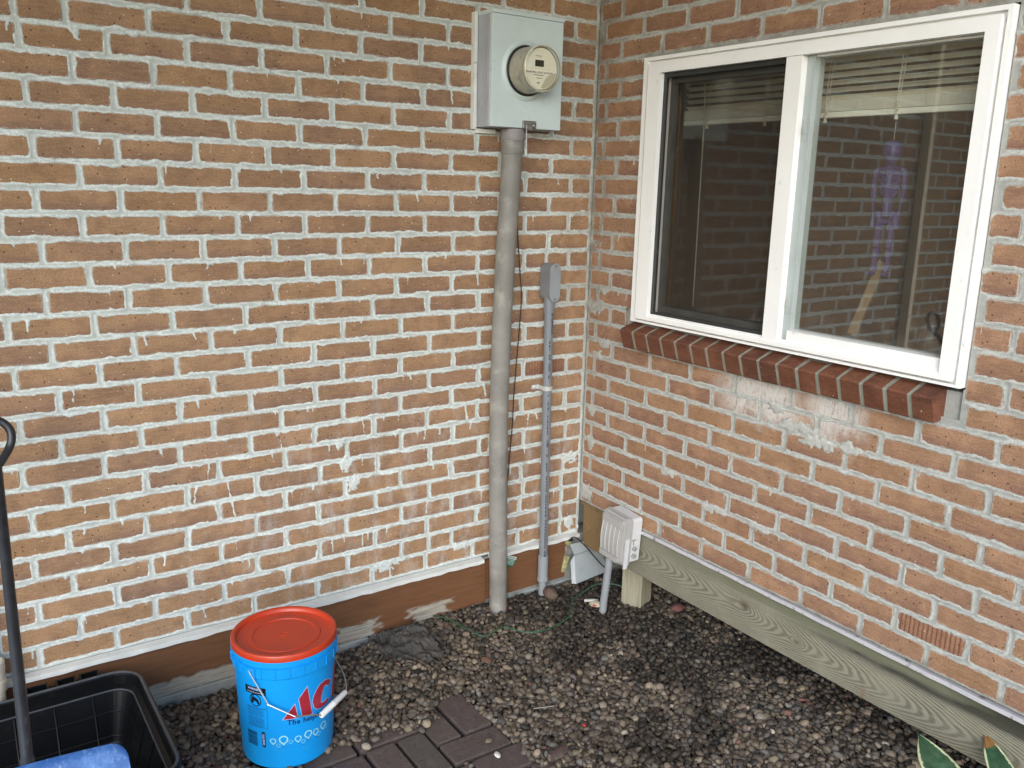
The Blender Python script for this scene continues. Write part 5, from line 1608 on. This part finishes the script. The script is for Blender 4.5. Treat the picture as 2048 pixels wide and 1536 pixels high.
# ears and wire bail with a white roller grip
for th in (-147.5, 32.5):
    e_ = MB()
    for dth, wd in ((0, .024),):
        vs = []
        for da in (-5.5, 5.5):
            for z_ in (.298, .331):
                for of in (.002, .0095):
                    vs.append(onb(th + da, z_, of))
        e_.add(vs, [(0, 2, 3, 1), (4, 5, 7, 6), (0, 1, 5, 4), (2, 6, 7, 3), (1, 3, 7, 5), (0, 4, 6, 2)])
    bk.part('ear', e_, BLUE, pail)
WIRE = mat('bail_wire', srgb(196, 198, 196), 0.3, 0.05, metal=0.85)
bp = [(-147.7, .3226, .004), (-147.7, .3226, .012), (-146.5, .317, .013), (-128.6, .2332, .014), (-127, .229, .015), (-103, .1935, .022), (-100.5, .191, .023), (-79, .1760, .026), (-75.5, .1700, .028)]
rp = [(-36, .178, .036), (-31, .180, .036), (-12, .196, .030), (12, .240, .018), (32.5, .3226, .012), (32.5, .3226, .004)]
bail = bk.part('bail', MB().tube(curve_pts([onb(*p) for p in bp], 3), .0021, 8).tube(curve_pts([onb(*p) for p in rp], 3), .0021, 8), WIRE)
g0, g1 = Vector(onb(-75.5, .1690, .028)), Vector(onb(-36, .178, .036))
gd = (g1 - g0).normalized(); L_ = (g1 - g0).length
gp = [(.0, 0), (.0075, .0), (.0085, .002), (.0088, L_ * .5 - .003), (.0096, L_ * .5), (.0088, L_ * .5 + .003), (.0085, L_ - .002), (.0075, L_), (.003, L_), (0, L_ - .004)]
bk.part('grip', MB().lathe(gp, 20, g0, gd.to_track_quat('Z', 'Y').to_matrix()), mat('grip_white', srgb(224, 224, 220), 0.45, 0.03, dirt=srgb(170, 166, 156), dscale=40, dlo=.6, dhi=.75), bail)

# ------------------------------------------------------------------ open black tub
TUB = mat('tub_black', (0.004, 0.0043, 0.005, 1), 0.38, 0.1, 14, 140, 0.1, dirt=(0.014, 0.013, 0.012, 1), dscale=20, dlo=.6, dhi=.75, spec=0.22)
tb = Thing('plastic_tub', (-2.15, -.38, 0), 'open black plastic storage tub with a ribbed inside, standing by the brown skirting board', 'tub')
TX0, TX1, TY0, TY1, TZ = -2.62, -1.738, -.66, -.112, .228


def rr2(ins, z, n=7, r_=.075):
    x0, x1, y0, y1 = TX0 + ins, TX1 - ins, TY0 + ins, TY1 - ins
    r_ = max(r_ - ins * .7, .012)
    out = []
    for (cx, cy, s0) in ((x1 - r_, y1 - r_, 0), (x0 + r_, y1 - r_, 90), (x0 + r_, y0 + r_, 180), (x1 - r_, y0 + r_, 270)):
        for k in range(n + 1):
            a = R(s0 + 90 * k / n)
            out.append((cx + r_ * math.cos(a), cy + r_ * math.sin(a), z))
    return out


def loops(lst):
    mb = MB(); n = len(lst[0]); vs = [p for l in lst for p in l]; fs = []
    for i in range(len(lst) - 1):
        for k in range(n):
            fs.append((i * n + k, i * n + (k + 1) % n, (i + 1) * n + (k + 1) % n, (i + 1) * n + k))
    fs.append(tuple((len(lst) - 1) * n + k for k in range(n)))
    return mb.add(vs, fs)


tbb = loops([rr2(.045, .004), rr2(.012, .18), rr2(.008, .205), rr2(-.003, .206), rr2(-.006, .212), rr2(-.006, TZ - .002), rr2(-.003, TZ), rr2(.005, TZ), rr2(.008, TZ - .004), rr2(.011, .196), rr2(.022, .188), rr2(.026, .184), rr2(.062, .05), rr2(.09, .016)])
shell = tb.part('shell', tbb, TUB)
TRIM = mat('tub_rim_highlight', (0.055, 0.06, 0.068, 1), 0.4, 0.15, 40, 120, 0.1)  # paler black for rim and ledge: their highlights painted in
tb.part('rim_edge', MB().tube(rr2(.0015, TZ - .0004), .0042, 6, closed=True), TRIM, shell)
tb.part('inner_ledge', MB().tube(rr2(.024, .1875), .0028, 6, closed=True), TRIM, shell)
for i in range(8):
    x = -1.862 - i * .098
    tb.part('wall_rib', MB().tube([(x, TY1 - .0265, .183), (x, TY1 - .0625, .05), (x, TY1 - .092, .017)], .0028, 6), TUB, shell)
    tb.part('floor_rib', MB().tube([(x, TY1 - .092, .017), (x, TY0 + .092, .017)], .0028, 6), TUB, shell)
for i in range(4):
    y = TY1 - .135 - i * .098
    tb.part('wall_rib', MB().tube([(TX1 - .0265, y, .183), (TX1 - .0625, y, .05), (TX1 - .092, y, .017)], .0028, 6), TUB, shell)
    tb.part('floor_rib', MB().tube([(TX0 + .092, y, .017), (TX1 - .092, y, .017)], .0028, 6), TUB, shell)
tb.part('wall_rib', MB().tube(rr2(.040, .130), .0026, 6, closed=True), TUB, shell)
tb.part('wall_rib', MB().tube(rr2(.058, .065), .0026, 6, closed=True), TUB, shell)
for (x0, x1) in ((-2.02, -1.965), (-1.945, -1.895), (-1.885, -1.835)):
    hd = MB().bx(x0 - .018, x1 + .018, TY1 + .0065, TY1 + .043, .196, .2115).bx(x0, x1, TY1 + .0065, TY1 + .040, .212, .218).bx(x0, x1, TY1 + .036, TY1 + .0405, .2185, .2285).bx(x0, x0 + .004, TY1 + .0065, TY1 + .0355, .2185, .2285).bx(x1 - .004, x1, TY1 + .0065, TY1 + .0355, .2185, .2285)
    tb.part('latch_bracket', hd, TUB, shell)

# ------------------------------------------------------------------ snow shovel
sv = Thing('snow_shovel', (-2.06, -.8, .1), 'snow shovel with black shaft and worn blue blade leaning over the black tub', 'shovel')
SHB = mat('shaft_black', (0.022, 0.023, 0.026, 1), 0.38, 0.25, 30, 90, 0.15, dirt=(0.07, 0.07, 0.075, 1), dscale=60, dlo=.58, dhi=.75)
s0, s1 = Vector((-2.0665, -.775, .432)), Vector((-2.036, -.245, .945))
sv.part('shaft', MB().tube([s0.lerp(s1, t) for t in np.linspace(-.04, 1, 14)], .0124, 18), SHB)
sv.part('collar', MB().tube([s0.lerp(s1, -.03), s0.lerp(s1, .035)], [.0180, .0145], 18), SHB)
gl_ = [s1.lerp(s0, .03), (-2.006, -.232, .965), (-1.996, -.223, .990), (-1.998, -.216, 1.012), (-2.012, -.210, 1.030), (-2.035, -.206, 1.040), (-2.062, -.206, 1.040), (-2.085, -.210, 1.030), (-2.097, -.216, 1.012), (-2.094, -.223, .990), (-2.075, -.232, .965), (-2.045, -.240, .948)]
sv.part('loop_grip', MB().tube(curve_pts(gl_, 4), .0100, 12), SHB)
m, nt, b = newmat('blade_blue')
P = nd(nt, 'ShaderNodeNewGeometry').outputs['Position']
n1 = noise(nt, P, 24, 6, .7)
c = mixc(nt, smooth(nt, n1, .42, .66), srgb(48, 92, 154), srgb(80, 122, 180))
mp = nd(nt, 'ShaderNodeMapping', {0: P}); mp.inputs['Scale'].default_value = (60, 60, 22)
sc_ = smooth(nt, noise(nt, mp.outputs[0], 1.4, 8, .8), .52, .66)
sc_ = mth(nt, 'MULTIPLY', sc_, smooth(nt, nd(nt, 'ShaderNodeSeparateXYZ', {0: P}).outputs[2], .33, .44))
c = mixc(nt, mth(nt, 'MULTIPLY', sc_, .55), c, srgb(140, 168, 204))
nt.links.new(c, b.inputs['Base Color']); b.inputs['Roughness'].default_value = .5
bump(nt, b, n1, .3, .002)
BLADE = m
bu = np.sin(np.linspace(-1, 1, 61) * math.pi / 2); bv = np.linspace(0, 1, 20)
U, V = np.meshgrid(bu, bv)
# rounded upper corners
half = .205
topc = np.clip((np.abs(U) - .85) / .15, 0, 1)
Vv = V + (1 - V) * .09 * (1 - np.sqrt(1 - np.minimum(topc, .999) ** 2))
bx_ = -2.088 + U * half
cur = .045 * (np.cos(U * 1.1) - 1)
by_ = -.779 - .010 * U - .22 * Vv + .10 * Vv ** 2 + cur * .4
bz_ = .451 - .330 * Vv - .06 * Vv ** 2 * 0 + .004 * np.cos(U * 1.4) - .004
me = grid_mesh('blade', np.stack([bx_ - sv.loc.x, by_ - sv.loc.y, bz_ - sv.loc.z], -1), BLADE)
o = link('blade', me, sv.o)
md = o.modifiers.new('thickness', 'SOLIDIFY'); md.thickness = .004
blade = o
sv.part('socket', MB().tube([s0.lerp(s1, -.045), s0.lerp(s1, -.10), s0.lerp(s1, -.25)], [.020, .020, .012], 16), BLADE, blade)

# white plastic pipe end at the left edge
wpi = Thing('pvc_pipe', (-2.085, -.055, 0), 'yellowed white plastic pipe end by the wall behind the black tub', 'pipe')
WPV = mat('pvc_yellowed', srgb(214, 208, 190), .45, .05, 12, 90, .05, dirt=srgb(180, 152, 92), dscale=24, dlo=.58, dhi=.72)
wpi.part('cap', MB().lathe([(.0, .232), (.026, .232), (.030, .238), (.030, .268), (.0285, .270), (.0285, .296), (.030, .298), (.030, .322), (.026, .326), (.0, .326)], 28, (-2.090, -.055, 0)), WPV)
wpi.part('pipe', MB().tube([(-2.09, -.055, .24), (-2.09, -.055, -.05)], .024, 22), WPV)

# ------------------------------------------------------------------ hosta leaves reaching into the lower right corner
m, nt, b = newmat('hosta_leaf')
e = nd(nt, 'ShaderNodeAttribute', attribute_name='edge').outputs['Fac']
tipA = nd(nt, 'ShaderNodeAttribute', attribute_name='burn').outputs['Fac']
vein = nd(nt, 'ShaderNodeAttribute', attribute_name='vein').outputs['Fac']
P = nd(nt, 'ShaderNodeNewGeometry').outputs['Position']
c = mixc(nt, smooth(nt, noise(nt, P, 40, 4), .35, .7), srgb(50, 82, 58), srgb(76, 106, 80))
c = mixc(nt, mth(nt, 'MULTIPLY', vein, .45), c, srgb(44, 78, 50))
ew = mth(nt, 'ADD', e, mth(nt, 'MULTIPLY', mth(nt, 'SUBTRACT', noise(nt, P, 70, 4, .6), .5), .34))
c = mixc(nt, smooth(nt, ew, .80, .86), c, srgb(206, 212, 168))
c = mixc(nt, smooth(nt, mth(nt, 'ADD', tipA, mth(nt, 'MULTIPLY', mth(nt, 'SUBTRACT', noise(nt, P, 60, 4, .6), .5), .4)), .5, .6), c, srgb(150, 108, 62))
nt.links.new(c, b.inputs['Base Color']); b.inputs['Roughness'].default_value = .4
bump(nt, b, vein, .4, .003)
LEAF = m
hs = Thing('hosta', (-.14, -1.86, 0), 'variegated green hosta leaves with cream edges poking up in front of the beam', 'plant')


def leaf(base, tip, side, wid, burn, droop, foot):
    base, tip = Vector(base), Vector(tip)
    d = tip - base; L = d.length; d.normalize()
    sd_ = Vector(side); sd_ = (sd_ - d * sd_.dot(d)).normalized(); up = sd_.cross(d)
    if up.z < 0: up = -up
    T = np.linspace(0, 1, 26); Wd = np.linspace(-1, 1, 15)
    X = np.zeros((26, 15, 3)); E_ = np.zeros((26, 15)); B_ = np.zeros((26, 15)); Vn = np.zeros((26, 15))
    for i, t in enumerate(T):
        w_ = wid * (math.sin(math.pi * min(1, t * .92 + .06)) ** .75) * (1 - .35 * t ** 3) * (1 - t ** 9)
        for j, q in enumerate(Wd):
            p = base + d * (L * t) + sd_ * (w_ * q) + up * (droop * math.sin(math.pi * t) - .5 * w_ * (1 - abs(q)) ** 2 * .5 + .002 * math.sin(11 * t + 4 * q))
            X[i, j] = p
            E_[i, j] = abs(q)
            B_[i, j] = max(0, (t - .60) / .4) * burn
            Vn[i, j] = .5 + .5 * math.cos(q * 16 * (1.05 - .5 * t))
    me = grid_mesh('leaf', X, LEAF, {'edge': E_, 'burn': B_, 'vein': Vn})
    o = link('leaf', me, hs.o); o.location = -hs.loc
    md = o.modifiers.new('thickness', 'SOLIDIFY'); md.thickness = .0007
    hs.part('stalk', MB().tube(curve_pts([foot, (Vector(foot) + base) / 2 + Vector((0, 0, .03)), base], 5), .0034, 7), mat('stalk_green', srgb(96, 130, 84), .5, .05) if 'stalk_green' not in bpy.data.materials else bpy.data.materials['stalk_green'])
    return o


ft = (-.16, -1.90, -.01)
leaf((-.245, -1.775, .205), (-.121, -1.566, .262), (.826, -.563, 0.1), .049, 0, .012, ft)
leaf((-.135, -1.845, .205), (.022, -1.662, .27), (.826, -.563, 0.35), .031, 1.25, .010, ft)
leaf((-.02, -1.93, .20), (.10, -1.80, .235), (.826, -.563, 0), .045, 0, .010, ft)
leaf((-.25, -2.02, .18), (-.36, -2.12, .17), (.5, -.8, 0), .05, 0, .012, ft)
hs.part('twisted_stem', MB().tube(curve_pts([(-.16, -1.90, 0), (-.03, -1.78, .15), (.026, -1.742, .215), (.044, -1.745, .262)], 5), [.0045] * 15 + [.003], 8), bpy.data.materials['stalk_green'])
